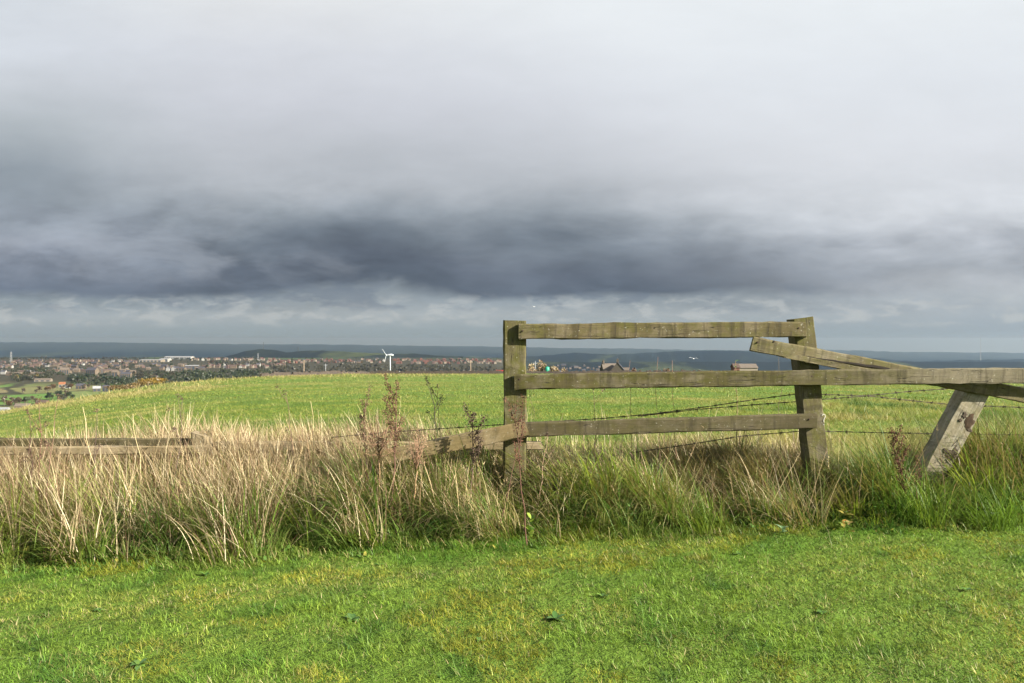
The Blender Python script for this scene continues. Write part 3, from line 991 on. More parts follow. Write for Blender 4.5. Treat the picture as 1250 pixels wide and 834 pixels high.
BARB = barb_mesh(); BARB.materials.append(M['wire'])


def strand(label, pts, sag=0.0):
    pts = [px(*p) for p in pts]
    # dense polyline
    poly = []
    for i in range(len(pts) - 1):
        A, B = pts[i], pts[i + 1]
        n = max(4, int((B - A).length / .03))
        for k in range(n):
            u = k / n
            p = A.lerp(B, u); p.z -= 4 * sag * u * (1 - u)
            poly.append(p)
    poly.append(pts[-1])
    root = empty('barbed_wire', pts[0], 0, label, 'barbed wire')
    q = [p - pts[0] for p in poly]
    m = MB()
    for s in (0, math.pi):
        tw = [p + Vector((0, math.cos(i * 1.25 + s) * .0019, math.sin(i * 1.25 + s) * .0019)) for i, p in enumerate(q)]
        m.tube(tw, .0016, 5)
    m.build('wire', M['wire'], root, smooth=True)
    acc, nxt = 0.0, .05
    for i in range(len(q) - 1):
        acc += (q[i + 1] - q[i]).length
        if acc > nxt:
            nxt += random.uniform(.10, .12)
            o = bpy.data.objects.new('barb', BARB); COL.objects.link(o)
            o.parent = root; o.location = q[i]; o.rotation_euler = (random.random() * 6, random.uniform(-.15, .15), 0)


WY = 4.94
strand('uppermost sagging barbed wire, stretched between the left post and the right post', [(641, 516.5, WY), (735, 511, WY), (800, 505, WY), (860, 497, WY), (920, 488, WY), (976, 480.5, WY), (1060, 483.5, WY + .12), (1120, 490, WY + .20), (1166, 494.5, WY + .21), (1262, 498, WY + .2)])
strand('rusty barbed wire lifting to the right behind the loose board, crossing another strand', [(778, 508.5, WY + .03), (850, 500, WY + .03), (930, 493.5, WY + .03), (978, 490, WY + .02), (1050, 484, WY + .14), (1110, 478, WY + .22), (1180, 473, WY + .24), (1262, 472, WY + .24)])
strand('lowest slack barbed wire at bottom rail height, running through the grass tops', [(770, 553, WY), (842, 542.5, WY), (905, 532.5, WY), (984, 526, WY), (1060, 528, WY + .12), (1143, 529.5, WY + .21), (1262, 531, WY + .21)])
strand('thin barbed wire low above dry grass left of the left post', [(405, 534, 5.1), (470, 528, 5.05), (560, 522, 5.0), (633, 517, 4.935)])


# ------------------------------------------------------------------ dead stalks and weeds
def seed_cloud(m, c, r, n, size, col, rs):
    for _ in range(n):
        p = Vector((rs.gauss(0, r), rs.gauss(0, r), rs.gauss(0, r * 1.1))) + c
        a = Vector((rs.gauss(0, 1), rs.gauss(0, 1), rs.gauss(0, 1))).normalized()
        b = a.cross(Vector((rs.gauss(0, 1), rs.gauss(0, 1), 1))).normalized()
        s = size * rs.uniform(.6, 1.3)
        k = rs.uniform(.7, 1.3)
        cc = tuple(x * k for x in col)
        m.add([p - a * s, p + b * s * .6, p + a * s, p - b * s * .6, p + a.cross(b) * s * .5], [(0, 1, 4), (1, 2, 4), (2, 3, 4), (3, 0, 4), (3, 2, 1, 0)], cc)


def polyline(A, B, rs, wob, n=7):
    out = []
    for k in range(n + 1):
        u = k / n
        p = A.lerp(B, u)
        if 0 < k: p += Vector((rs.gauss(0, wob), rs.gauss(0, wob), 0)) * (.3 + u)
        out.append(p)
    return out


def dock(tip, base, Y, col, stemcol, label, branches=5, head=.42, seed=1, size=.006, dens=26, spread=.10, r0=.0055, Yb=None):
    rs = random.Random(seed)
    T = px(*tip, Y); Bp = px(*base, Yb or Y)
    gz = tz(Bp.x, Bp.y)
    if Bp.z > gz:
        d = (Bp - T)
        Bp = Bp.copy(); Bp.z = gz - .01
    root = empty('dock_plant', Bp, 0, label, 'dock plant')
    T = T - Bp
    ax = polyline(Vector((0, 0, 0)), T, rs, .005, 9)
    ax[-1] = T
    m = MB()
    m.tube(ax, [r0 * (1 - .7 * i / 9) for i in range(10)], 6, stemcol)
    h = MB()
    Ln = T.length
    for k in range(int(dens * head * 3.0)):
        u = 1 - head * rs.random() ** 1.1
        i = min(8, int(u * 9)); p = ax[i].lerp(ax[i + 1], u * 9 - i)
        seed_cloud(h, p, .010 + .010 * (1 - u), 6, size, col, rs)
    for b in range(branches):
        u = 1 - head * (.25 + .85 * (b + rs.random() * .5) / branches)
        i = max(0, min(8, int(u * 9))); p = ax[i].lerp(ax[i + 1], u * 9 - i)
        a = rs.choice((0, math.pi)) + rs.gauss(0, .6)
        ln = Ln * rs.uniform(.14, .26)
        q = p + Vector((math.cos(a) * spread * rs.uniform(.5, 1), math.sin(a) * spread * .6, ln))
        br = polyline(p, q, rs, .004, 5)
        m.tube(br, [r0 * .45 * (1 - .5 * k / 5) for k in range(6)], 5, stemcol)
        for k in range(int(dens * .95)):
            v = .2 + .8 * rs.random(); j = min(4, int(v * 5)); s = br[j].lerp(br[j + 1], v * 5 - j)
            seed_cloud(h, s, .008, 4, size, col, rs)
    m.build('stem', M['stalk'], root, smooth=True, cols=True)
    h.build('seed_head', M['stalk'], root, cols=True)
    return root


def umbel(tip, base, Y, col, label, seed, n=46, rad=.11):
    """dead bushy flower head on forking stems"""
    rs = random.Random(seed)
    T = px(*tip, Y); Bp = px(*base, Y); Bp.z = tz(Bp.x, Bp.y) - .01
    root = empty('dead_flower_stalk', Bp, 0, label, 'dead plant')
    T = T - Bp
    m = MB(); h = MB()
    J = T * .62
    m.tube(polyline(Vector(), J, rs, .004, 6), [.0055 - .0003 * k for k in range(7)], 6, (.26, .17, .09))
    for k in range(n):
        a = rs.random() * 6.28; q = rad * math.sqrt(rs.random())
        z = T.z + rs.uniform(-.16, .03) - q * .5
        e = Vector((T.x + q * math.cos(a), T.y + q * math.sin(a) * .8, z))
        s = J.lerp(T, rs.random() * .55)
        mid = s.lerp(e, .5) + Vector((0, 0, -.01))
        m.tube([s, mid, e], [.0018, .0013, .0008], 4, (.22, .13, .08))
        seed_cloud(h, e, .014, 9, .0042, col, rs)
    m.build('stem', M['stalk'], root, smooth=True, cols=True)
    h.build('seed_head', M['stalk'], root, cols=True)
    return root


def stalk(tip, base, Y, col, label, seed, forks=2, r0=.0035, heads=True, headcol=(.08, .05, .035), cat='dead stalk', group=None, name='dead_stalk', bend=0.0):
    rs = random.Random(seed)
    T = px(*tip, Y); Bp = px(*base, Y); Bp.z = min(tz(Bp.x, Bp.y) - .01, Bp.z)
    root = empty(name, Bp, 0, label, cat, group)
    T = T - Bp
    ax = polyline(Vector(), T, rs, .006, 8)
    for i, p in enumerate(ax):
        u = i / 8; p.x += bend * u * (1 - u) * 2
    m = MB(); h = MB()
    m.tube(ax, [r0 * (1 - .6 * i / 8) for i in range(9)], 6, col)
    ends = [ax[-1]]
    for f in range(forks):
        u = rs.uniform(.5, .92); i = min(7, int(u * 8)); p = ax[i].lerp(ax[i + 1], u * 8 - i)
        a = rs.choice((0, math.pi)) + rs.gauss(0, .7); ln = rs.uniform(.05, .13)
        e = p + Vector((math.cos(a) * ln * .6, math.sin(a) * ln * .4, ln))
        m.tube(polyline(p, e, rs, .003, 4), [r0 * .5, r0 * .45, r0 * .4, r0 * .35, r0 * .3], 5, col)
        ends.append(e)
    m.build('stem', M['stalk'], root, smooth=True, cols=True)
    if heads:
        for e in ends: seed_cloud(h, e, .008, 16, .0055, headcol, rs)
        h.build('seed_head', M['stalk'], root, cols=True)
    return root


BR = (.105, .062, .032); RED = (.092, .045, .024)
dock((485, 466), (477, 640), 4.50, BR, (.13, .07, .05), 'tall dark brown dock with upright seed spikes, above the hanging rail', 5, .46, 3, .0060, 30, .075, .0060)
dock((442, 488), (452, 600), 4.62, (.125, .078, .045), (.16, .11, .07), 'shorter brown dock just left of the tallest dock', 3, .38, 4, .0052, 20, .06)
dock((579, 503), (573, 590), 4.60, (.066, .046, .030), (.09, .06, .04), 'dark crooked dock in front of the hanging pale rail', 5, .5, 5, .007, 22, .10)
dock((629, 492), (645, 690), 4.40, RED, (.10, .05, .035), 'thin reddish brown dock in front of the left post', 4, .42, 6, .0052, 20, .06, .004, Yb=4.25)
dock((1087, 522), (1112, 600), 4.55, RED, (.11, .05, .035), 'leaning reddish dock left of the grey leaning post', 5, .7, 7, .0055, 30, .05, .005)
dock((640, 520), (606, 590), 4.42, (.08, .03, .02), (.13, .07, .05), 'slanting reddish stem crossing the foot of the left post', 1, .15, 8, .005, 8, .03, .003)
dock((1120, 560), (1118, 610), 4.50, RED, (.11, .06, .035), 'tiny reddish dock low in the green tussock beside the leaning post', 2, .5, 10, .005, 12, .04, .003)
umbel((462, 508), (463, 615), 4.56, (.20, .115, .075), 'bushy tan dead flower head beside the tallest dock', 31, 60, .13)
umbel((510, 528), (503, 630), 4.50, (.25, .16, .10), 'small pale dead flower head right of the tallest dock', 32, 34, .07)
for k, (tp, bs, Y, c, lab, fk) in enumerate((
    ((47, 487), (50, 640), 4.55, (.14, .075, .05), 'tall thin reddish stalk, second from the left edge', 3),
    ((68, 484), (53, 600), 4.50, (.15, .085, .06), 'slanting brown stalk crossing a thinner reddish stalk at far left', 2),
    ((36, 506), (40, 600), 4.60, (.10, .055, .045), 'dark knobbly stalk nearest the left edge', 4),
    ((118, 500), (112, 590), 4.75, (.09, .06, .05), 'short dark stalk with a blackened head before the far valley', 2),
    ((222, 486), (205, 590), 4.70, (.10, .07, .055), 'dark forked stalk just left of the broken post stub', 3),
    ((208, 498), (200, 590), 4.80, (.36, .30, .18), 'pale leaning stalk beside the dark forked stalk', 1),
    ((163, 505), (182, 560), 4.70, (.45, .37, .20), 'bright straw stalk bent leftwards at far left', 0),
    ((101, 497), (125, 560), 4.65, (.46, .38, .21), 'arched straw stalk over the collapsed rails', 0),
    ((347, 480), (362, 590), 4.80, (.13, .08, .06), 'lone thin reddish stalk left of the docks', 2),
    ((378, 490), (395, 590), 4.75, (.44, .35, .19), 'pale straw stalk near the lone reddish stalk', 0),
    ((521, 461), (544, 560), 5.15, (.30, .24, .16), 'tall pale thistle stalk between the docks and left post', 4),
    ((534, 472), (548, 560), 5.2, (.12, .09, .06), 'dark thistle stalk with a round black head', 3),
    ((646, 470), (660, 540), 5.1, (.10, .07, .05), 'dark bent stalk rising right of the left post', 1),
    ((727, 472), (727, 540), 5.3, (.12, .085, .06), 'dark forked stalk behind the rails, under the farmhouse', 2),
    ((766, 440), (772, 540), 5.15, (.16, .10, .07), 'thin brown stalk rising above the middle rail', 0),
    ((801, 436), (808, 545), 5.1, (.20, .12, .08), 'curved tan stalk above the middle rail, right of the farmhouse', 0),
    ((822, 440), (829, 545), 5.1, (.24, .14, .09), 'hooked rusty stalk above the middle rail below the gull', 0),
    ((952, 436), (955, 545), 5.15, (.14, .11, .07), 'thin stalk beside the right post above the middle rail', 0),
    ((668, 532), (652, 590), 4.62, (.30, .20, .13), 'short bent tan stalk at the foot of the left post', 1),
    ((1170, 556), (1166, 600), 4.80, (.42, .36, .28), 'pale bare twig at the foot of the leaning post', 1),
)):
    stalk(tp, bs, Y, c, lab, 100 + k, fk, .0022 if k in (12, 14, 15, 16, 17) else (.0030 if k not in (10, 19) else .005), heads=fk > 0, bend=random.uniform(-.03, .03))


def leaf(m, base, az, L, W, lift, droop, col, curl=.15):
    n = 5
    d = Vector((math.cos(az), math.sin(az), 0)); s = Vector((-math.sin(az), math.cos(az), 0))
    vs = []
    for k in range(n + 1):
        u = k / n
        c = base + d * (L * u * math.cos(lift)) + Vector((0, 0, L * (math.sin(lift) * u - droop * u * u)))
        w = W * .5 * (math.sin(math.pi * (u * .9 + .08))) ** .8
        vs += [c - s * w + Vector((0, 0, curl * w)), c - Vector((0, 0, curl * w * .4)), c + s * w + Vector((0, 0, curl * w))]
    fs = []
    for k in range(n):
        b = k * 3
        fs += [(b, b + 1, b + 4, b + 3), (b + 1, b + 2, b + 5, b + 4)]
    m.add(vs, fs, col)


def rosette(x, y, Y, n, L, cols, label, name='broadleaf_weed', cat='weed', group=None, up=.25, seed=0, stemh=0.0):
    rs = random.Random(seed)
    p = px(x, y, Y); p.z = tz(p.x, p.y) - (.006 if not stemh else 0)
    m = MB()
    for k in range(n):
        a = k * 2.4 + rs.gauss(0, .3)
        c = rs.choice(cols); q = rs.uniform(.75, 1.25)
        leaf(m, Vector((0, 0, .012 + stemh * rs.random())), a, L * rs.uniform(.6, 1.15), L * rs.uniform(.32, .45), up + rs.uniform(0, .45), rs.uniform(.15, .45), tuple(v * q for v in c))
    o = m.build(name, M['weed'], None, p, smooth=True, cols=True)
    return tag(o, label, cat, group)


DG = [(.040, .095, .018), (.050, .11, .020), (.06, .12, .03)]
def lawn_Y(y): return H * F / (y - CY)
ros = [((430, 762), 9, .075, 'largest broad dark green weed in the lawn, left of centre'), ((678, 765), 10, .085, 'spreading dark green weed in the middle of the lawn'),
       ((585, 788), 6, .045, 'small dark weed between the two largest lawn weeds'), ((462, 700), 7, .05, 'small dark weed just in front of the long grass, below the tallest dock'),
       ((170, 812), 9, .07, 'dark weed near the bottom left corner of the lawn'), ((1088, 674), 9, .06, 'dark weed on the lawn below the leaning reddish dock'),
       ((1003, 765), 7, .05, 'small weed low on the right of the lawn'), ((735, 742), 6, .05, 'little weed right of the middle lawn weed'),
       ((250, 705), 8, .055, 'dark weed against the long grass on the left'), ((900, 700), 7, .05, 'flat weed on the lawn below the right post'),
       ((120, 745), 6, .045, 'small weed on the left of the lawn'), ((1180, 745), 7, .05, 'small weed near the right edge of the lawn')]
for k, ((x, y), n, L, lab) in enumerate(ros):
    rosette(x, y, lawn_Y(y) - .03, n + 3, L * .62, DG + [(.10, .18, .03), (.08, .16, .025)], lab, group='broad weeds in the mown lawn', seed=200 + k, up=.25)
rosette(1030, 618, 4.35, 9, .055, [(.26, .16, .03), (.20, .17, .04), (.09, .14, .03)], 'yellowing leafy bramble at the foot of the right post', 'bramble', 'bramble', seed=301, up=.5, stemh=.10)
rosette(1036, 632, 4.28, 8, .045, [(.28, .13, .04), (.10, .14, .03), (.20, .15, .05)], 'orange leaved bramble low in front of the right post', 'bramble', 'bramble', seed=302, up=.4, stemh=.05)
rosette(648, 612, 4.35, 8, .07, [(.10, .19, .03), (.15, .21, .03), (.06, .13, .03)], 'bright yellow green leafy weed at the foot of the left post', seed=303, up=.8, stemh=.12)
rosette(770, 612, 4.45, 10, .04, [(.10, .19, .05), (.08, .17, .04)], 'light green leafy sprig in the long grass between the posts', seed=304, up=.6, stemh=.14)
rosette(800, 600, 4.45, 8, .03, [(.14, .20, .08)], 'tiny pale sprig near the light green sprig', seed=305, up=.6, stemh=.12)
rosette(955, 632, 4.3, 9, .05, [(.12, .19, .10), (.07, .13, .05)], 'grey green weed at the lawn edge left of the right post', seed=306, up=.4, stemh=.04)

# leafy green sprout seen over the middle rail
def sprout():
    Bp = px(899, 545, 5.15); Bp.z = tz(Bp.x, Bp.y)
    root = empty('leafy_sprout', Bp, 0, 'green leafy sprout above the middle rail, in front of the far farm roof', 'weed')
    T = px(899, 441, 5.15) - Bp
    rs = random.Random(5)
    m = MB(); ax = polyline(Vector(), T, rs, .004, 8); m.tube(ax, [.004 - .0003 * k for k in range(9)], 6, (.18, .14, .07))
    m.tube([ax[6], ax[6] + Vector((-.03, 0, .04))], [.002, .001], 5, (.18, .14, .07))
    m.build('stem', M['stalk'], root, smooth=True, cols=True)
    l = MB()
    for k in range(9):
        leaf(l, ax[5].lerp(ax[8], k / 8), k * 2.4, .04, .02, .5, .4, rs.choice([(.10, .20, .03), (.16, .24, .04)]))
    l.build('leaf', M['weed'], root, smooth=True, cols=True)


sprout()


# ------------------------------------------------------------------ the far side of the field: wall, turbine, poles, farm
def wall():
    P = np.arange(318, 905, 3.0)
    m = MB(); rs = random.Random(3)
    pts = []
    for p in P:
        D = float(np.interp(p, DC_X, DC_D)) + 1.0
        x = (p - CX) / F * D
        pts.append(Vector((x, D, tz(x, D))))
    for i in range(len(pts) - 1):
        a, b = pts[i], pts[i + 1]
        h = .50 + rs.uniform(-.12, .16)
        if rs.random() < .06: h -= .2
        d = (b - a); n = Vector((-d.y, d.x, 0)).normalized() * .22
        g = d * .01
        vs = [a - n + g, b - n - g, b + n - g, a + n + g]
        top = [v + Vector((0, 0, h)) for v in (a - n * .7 + g, b - n * .7 - g, b + n * .7 - g, a + n * .7 + g)]
        vs = [v - Vector((0, 0, .3)) for v in vs]
        m.add(vs + top, [(4, 5, 6, 7), (0, 1, 5, 4), (1, 2, 6, 5), (2, 3, 7, 6), (3, 0, 4, 7)])
    o = m.build('stone_wall', mat_simple('dark_gritstone', (.050, .040, .032), .95, .6, 2.0))
    tag(o, 'low dark dry stone wall along the far crest of the field', 'stone wall')


wall()


def on_ground(x, D):
    X = (x - CX) / F * D
    return Vector((X, D, tz(X, D)))


def turbine():
    D = 330.0
    b = on_ground(476.3, D)
    root = empty('wind_turbine', b, 0, 'small white wind turbine beyond the stone wall, blades seen nearly edge on', 'wind turbine')
    ztop = H + (CY - 434.5) / F * D - b.z
    m = MB(); m.tube([(0, 0, -.5), (0, 0, ztop * .5), (0, 0, ztop)], [.27, .22, .18], 14)
    m.build('tower', M['white_paint'], root, smooth=True)
    hub = Vector((-1.6, 0, ztop + .25))
    n = MB(); n.tube([(-1.15, 0, ztop + .3), (-.7, 0, ztop + .3), (.9, 0, ztop + .3), (1.35, 0, ztop + .3)], [.25, .42, .40, .26], 10)
    n.build('nacelle', M['white_paint'], root, smooth=True)
    rot = MB(); rot.tube([hub + Vector((-.45, 0, 0)), hub + Vector((-.2, 0, 0)), hub + Vector((.4, 0, 0))], [.08, .36, .42], 10)
    hb = rot.build('hub', M['white_paint'], root, smooth=True)
    for k in range(3):
        a = R(-40 + 120 * k)          # rotor plane seen obliquely
        ydir = Vector((.62, .78, 0))   # rotor plane horizontal axis
        d = ydir * math.sin(a) + Vector((0, 0, 1)) * math.cos(a)
        w = Vector((.78, -.62, 0)).cross(d).normalized()
        nn = d.cross(w)
        m = MB(); vs = []
        Lb = 3.0
        for i in range(7):
            u = i / 6; c = hub + d * (.25 + Lb * u); ww = (.36 if i else .16) * (1 - .6 * u); th = .09 * (1 - .7 * u)
            vs += [c - w * ww * .4, c + nn * th, c + w * ww * .6, c - nn * th]
        fs = [(i * 4 + k2, i * 4 + (k2 + 1) % 4, i * 4 + 4 + (k2 + 1) % 4, i * 4 + 4 + k2) for i in range(6) for k2 in range(4)]
        fs.append((24, 25, 26, 27))
        m.add(vs, fs); m.build('blade', M['white_paint'], root, smooth=True)


turbine()


def pole(x, ytop, D, label, mat='pole_wood', r=.16, arm=1.2):
    b = on_ground(x, D)
    h = H + (CY - ytop) / F * D - b.z
    root = empty('utility_pole', b, 0, label, 'utility pole')
    m = MB(); m.tube([(0, 0, -.5), (0, 0, h)], [r, r * .7], 8); m.build('pole', M[mat], root, smooth=True)
    m = MB(); m.box(-arm, arm, -.09, .09, h - .9, h - .72); m.build('cross_arm', M[mat], root)
    i_ = MB()
    for s in (-arm * .85, 0, arm * .85): i_.tube([(s, 0, h - .72), (s, 0, h - .45)], [.06, .05], 6)
    i_.build('insulator', M['white_paint'], root)


pole(371, 439.5, 300, 'pale wooden power pole beyond the wall, left of the turbine', r=.21, arm=.9)
pole(397.5, 444, 420, 'thin grey power pole between the turbine and the pale pole', 'grey_steel', .2, .9)
pole(574.5, 440, 330, 'wooden power pole just left of the near fence post', r=.22, arm=.9)
pole(653.5, 441, 300, 'thin power pole among the bare bushes right of the left post', 'grey_steel', .15, .7)


def lattice(x, ytop, ybase, D, label, w0, w1, mat, arms=(), name='radio_mast', cat='mast'):
    X = (x - CX) / F * D
    z0 = tz(X, D); h = H + (CY - ytop) / F * D - z0
    root = empty(name, (X, D, z0), 0, label, cat)
    m = MB(); n = 8
    r = max(.06 * w0, .25)
    for sx_ in (-1, 1):
        for sy in (-1, 1):
            m.tube([(sx_ * w0, sy * w0, -1), (sx_ * w1, sy * w1, h)], [r, r * .7], 4)
    for k in range(n):
        u0, u1 = k / n, (k + 1) / n
        a0 = w0 + (w1 - w0) * u0; a1 = w0 + (w1 - w0) * u1
        for s in (-1, 1):
            m.tube([(-a0, s * a0, h * u0), (a1, s * a1, h * u1)], r * .6, 4); m.tube([(a0, s * a0, h * u0), (-a1, s * a1, h * u1)], r * .6, 4)
            m.tube([(s * a0, -a0, h * u0), (s * a1, a1, h * u1)], r * .6, 4)
    m.build('lattice', M[mat], root)
    for (u, w) in arms:
        q = MB(); q.tube([(-w, 0, h * u), (w, 0, h * u)], r * .9, 4)
        q.tube([(-w, 0, h * u), (0, 0, h * min(1, u + .05))], r * .5, 4); q.tube([(w, 0, h * u), (0, 0, h * min(1, u + .05))], r * .5, 4)
        q.build('cross_arm', M[mat], root)


lattice(13.5, 429.5, 441, 2350, 'pale lattice electricity pylon above the town at far left', 2.6, .8, 'grey_steel', ((.66, 4), (.8, 4.5), (.93, 3.5)), 'electricity_pylon', 'pylon')
lattice(321.5, 417.5, 427, 4700, 'thin dark radio mast on the wooded hill', 2.2, .9, 'dark_pole')
lattice(364, 423, 429, 4700, 'second smaller mast on the wooded hill, right of the thin dark mast', 1.6, .8, 'dark_pole')
lattice(315, 431, 440, 3350, 'faint pale pylon in front of the wooded hill', 1.8, .7, 'grey_steel', ((.8, 4),), 'electricity_pylon', 'pylon')
lattice(1197, 412, 430, 6900, 'very faint tall mast on the skyline at far right', 2.2, 1.0, 'grey_steel')


# ------------------------------------------------------------------ houses
def house_meshes(w, d, h, rh, wallmat, roofmat, chim=1, hip=0.0, eave=.3):
    wb = MB()
    vs = [(-w / 2, -d / 2, -2), (w / 2, -d / 2, -2), (w / 2, d / 2, -2), (-w / 2, d / 2, -2),
          (-w / 2, -d / 2, h), (w / 2, -d / 2, h), (w / 2, d / 2, h), (-w / 2, d / 2, h), (-w / 2 + hip, 0, h + rh - .06), (w / 2 - hip, 0, h + rh - .06)]
    wb.add(vs, [(0, 1, 5, 4), (2, 3, 7, 6), (1, 2, 6, 9, 5) if not hip else (1, 2, 6, 5), (3, 0, 4, 8, 7) if not hip else (3, 0, 4, 7)])
    rb = MB()
    e = eave; sl = rh / (d / 2)
    z0 = h - e * sl
    x0 = w / 2 + e * .6
    for s in (-1, 1):
        y1 = s * (d / 2 + e)
        t_ = .16
        vs = [(-x0, y1, z0), (x0, y1, z0), (x0 - hip, 0, h + rh), (-x0 + hip, 0, h + rh)]
        vs += [(a, b, c + t_) for a, b, c in vs]
        rb.add(vs, [(0, 1, 2, 3), (4, 5, 6, 7), (0, 1, 5, 4), (1, 2, 6, 5), (2, 3, 7, 6), (3, 0, 4, 7)])
    if hip:
        for s in (-1, 1):
            vs = [(s * x0, -d / 2 - e, z0), (s * x0, d / 2 + e, z0), (s * (x0 - hip), 0, h + rh + .16)]
            rb.add(vs + [(a, b, c + .16) for a, b, c in vs], [(0, 1, 2), (3, 4, 5), (0, 1, 4, 3)])
    cb = MB()
    for k in range(chim):
        x = (w / 2 - .5) * (1 if k % 2 else -1) * (1 - hip / w)
        cb.box(x - .35, x + .35, -.45, .45, h + rh - .6, h + rh + 1.1)
        cb.box(x - .2, x + .2, -.2, .2, h + rh + 1.1, h + rh + 1.5)
    return wb, rb, cb


def wins(w, d, h, nx, ny, ww=1.0, wh=1.2, side=-1):
    m = MB()
    for i in range(nx):
        for j in range(ny):
            x = -w / 2 + w * (i + .5) / nx; z = h * (j + .55) / ny
            m.box(x - ww / 2, x + ww / 2, side * d / 2 - .03, side * d / 2 + .03, z - wh / 2, z + wh / 2)
    return m


WALLS = {'sandstone': (.145, .115, .082), 'cream': (.23, .20, .155), 'brick': (.14, .065, .045), 'grey stone': (.095, .08, .062), 'white': (.33, .33, .31), 'pinkish brick': (.145, .10, .085)}
ROOFS = {'slate': (.052, .052, .062), 'red tile': (.095, .050, .042), 'brown tile': (.075, .052, .042), 'pale stone': (.115, .095, .075), 'orange tile': (.20, .085, .04), 'light sheet': (.22, .23, .24)}
WM = {k: mat_simple('wall_' + k.replace(' ', '_'), tuple(q * .70 for q in v), .9, .2, .6) for k, v in WALLS.items()}
RM = {k: mat_simple('roof_' + k.replace(' ', '_'), tuple(q * .85 for q in v), .85, .25, .6) for k, v in ROOFS.items()}


def make_house(w, d, h, rh, wk, rk, chim=1, hip=0.0, windows=None, name='house'):
    wb, rb, cb = house_meshes(w, d, h, rh, None, None, chim, hip)
    root = empty(name)
    wo = wb.build('wall', WM[wk], root)
    ro = rb.build('roof', RM[rk], root)
    if chim: cb.build('chimney', WM[wk], ro)
    if windows:
        for i in range(windows[0]):
            for j in range(windows[1]):
                m = MB()
                x = -w / 2 + w * (i + .5) / windows[0]; z = h * (j + .55) / windows[1]
                m.box(x - .5, x + .5, -d / 2 - .03, -d / 2 + .06, z - .6, z + .6)
                m.build('window', M['glass'], root)
    return root


def put(root, x, y=None, D=None, rz=0.0, d0=500, label=None, cat='house', group=None):
    if D is None:
        X, D, z = solve(x, y, d0)
    else:
        X = (x - CX) / F * D; z = tz(X, D)
    root.location = (X, D, z)
    root.rotation_euler = (0, 0, rz)
    return tag(root, label, cat, group)


# farm just beyond the crest
put(make_house(6.2, 5.0, 3.9, 2.3, 'grey stone', 'pale stone', 1, 0, (2, 1), 'farmhouse'), 745, D=300, rz=.15, label='stone farmhouse with a pale roof standing above the middle rail', cat='farmhouse')
g = make_house(4.6, 4.4, 4.0, 2.6, 'grey stone', 'slate', 1, 0, None, 'farm_building'); put(g, 754, D=296, rz=math.pi / 2 - .15, label='dark gabled building joined on the right of the stone farmhouse', cat='farm building')
g = make_house(4.0, 3.4, 3.0, 1.7, 'cream', 'pale stone', 0, 0, None, 'barn'); put(g, 760.5, D=299, rz=-.2, label='small pale barn at the right end of the farmhouse', cat='barn')
g = make_house(4.6, 3.0, 2.0, 1.7, 'white', 'slate', 0, 0, None, 'cottage'); put(g, 683, D=302, rz=math.pi / 2 - .4, label='small white gabled cottage beyond the middle rail', cat='cottage')
g = make_house(6.5, 4.5, 2.4, 1.7, 'grey stone', 'brown tile', 0, 0, None, 'barn'); put(g, 672, D=306, rz=.1, label='low brown barn beside the white gabled cottage', cat='barn')
hz_ = H + (CY - 444.6) / F * 290 - on_ground(911, 290).z
g = make_house(6.6, 4.5, hz_ - 1.2, 1.2, 'cream', 'pale stone', 0, 0, None, 'farm_building'); put(g, 911, D=290, rz=.05, label='long low farm roof beyond the middle rail near the right post', cat='farm building')
g = make_house(2.0, 3.4, hz_ - 1.2, 1.1, 'brick', 'brown tile', 0, 0, None, 'farm_building'); put(g, 897.5, D=289, rz=.05, label='small brown outbuilding at the left end of the long farm roof', cat='outbuilding')
g = make_house(9, 3.5, 1.2, .7, 'grey stone', 'slate', 0, 0, None, 'shed'); put(g, 722, D=310, rz=0, label='long low dark shed left of the stone farmhouse', cat='shed')
g = make_house(7, 3.5, 1.3, .8, 'brick', 'red tile', 0, 0, None, 'shed'); put(g, 797, D=312, rz=.1, label='low reddish shed right of the stone farmhouse', cat='shed')

# green tank
b = on_ground(668, 290)
tk = empty('storage_tank', b, 0, 'upright bright green storage tank among bare bushes beyond the middle rail', 'tank')
zt = H + (CY - 447.8) / F * 290 - b.z
m = MB(); m.tube([(0, 0, zt - 2.6), (0, 0, zt - .25), (0, 0, zt - .02)], [.78, .78, .45], 16); m.build('tank_body', M['tank_green'], tk, smooth=True)
m = MB(); m.tube([(0, 0, zt - .05), (0, 0, zt + .06)], [.2, .2], 10); m.build('lid', M['tank_green'], tk)
m = MB(); m.box(-.9, .9, -.9, .9, -.5, zt - 2.6); m.build('plinth', M['grey_steel'], tk)

# red trailer by the wall
D = 158.0
b = on_ground(613, D); b.z = max(b.z, H - (456.5 - CY) / F * D - .75)
tr = empty('farm_trailer', b, 0, 'red farm trailer parked behind the wall left of the left post', 'trailer')
m = MB(); m.box(-1.15, 1.1, -.7, .7, .55, .68); m.box(-1.15, -1.09, -.7, .7, .68, 1.05); m.box(1.04, 1.1, -.7, .7, .68, 1.0); m.box(-1.09, 1.04, -.7, -.64, .68, .95); m.box(-1.09, 1.04, .64, .7, .68, .95)
m.build('body', M['red_paint'], tr)
m = MB(); m.box(1.1, 1.9, -.05, .05, .55, .63); m.build('drawbar', M['red_paint'], tr)
for s in (-1, 1):
    m = MB(); m.tube([(-.1, s * .72, .32), (-.1, s * .90, .32)], [.34, .34], 14); m.build('wheel', M['tyre'], tr)


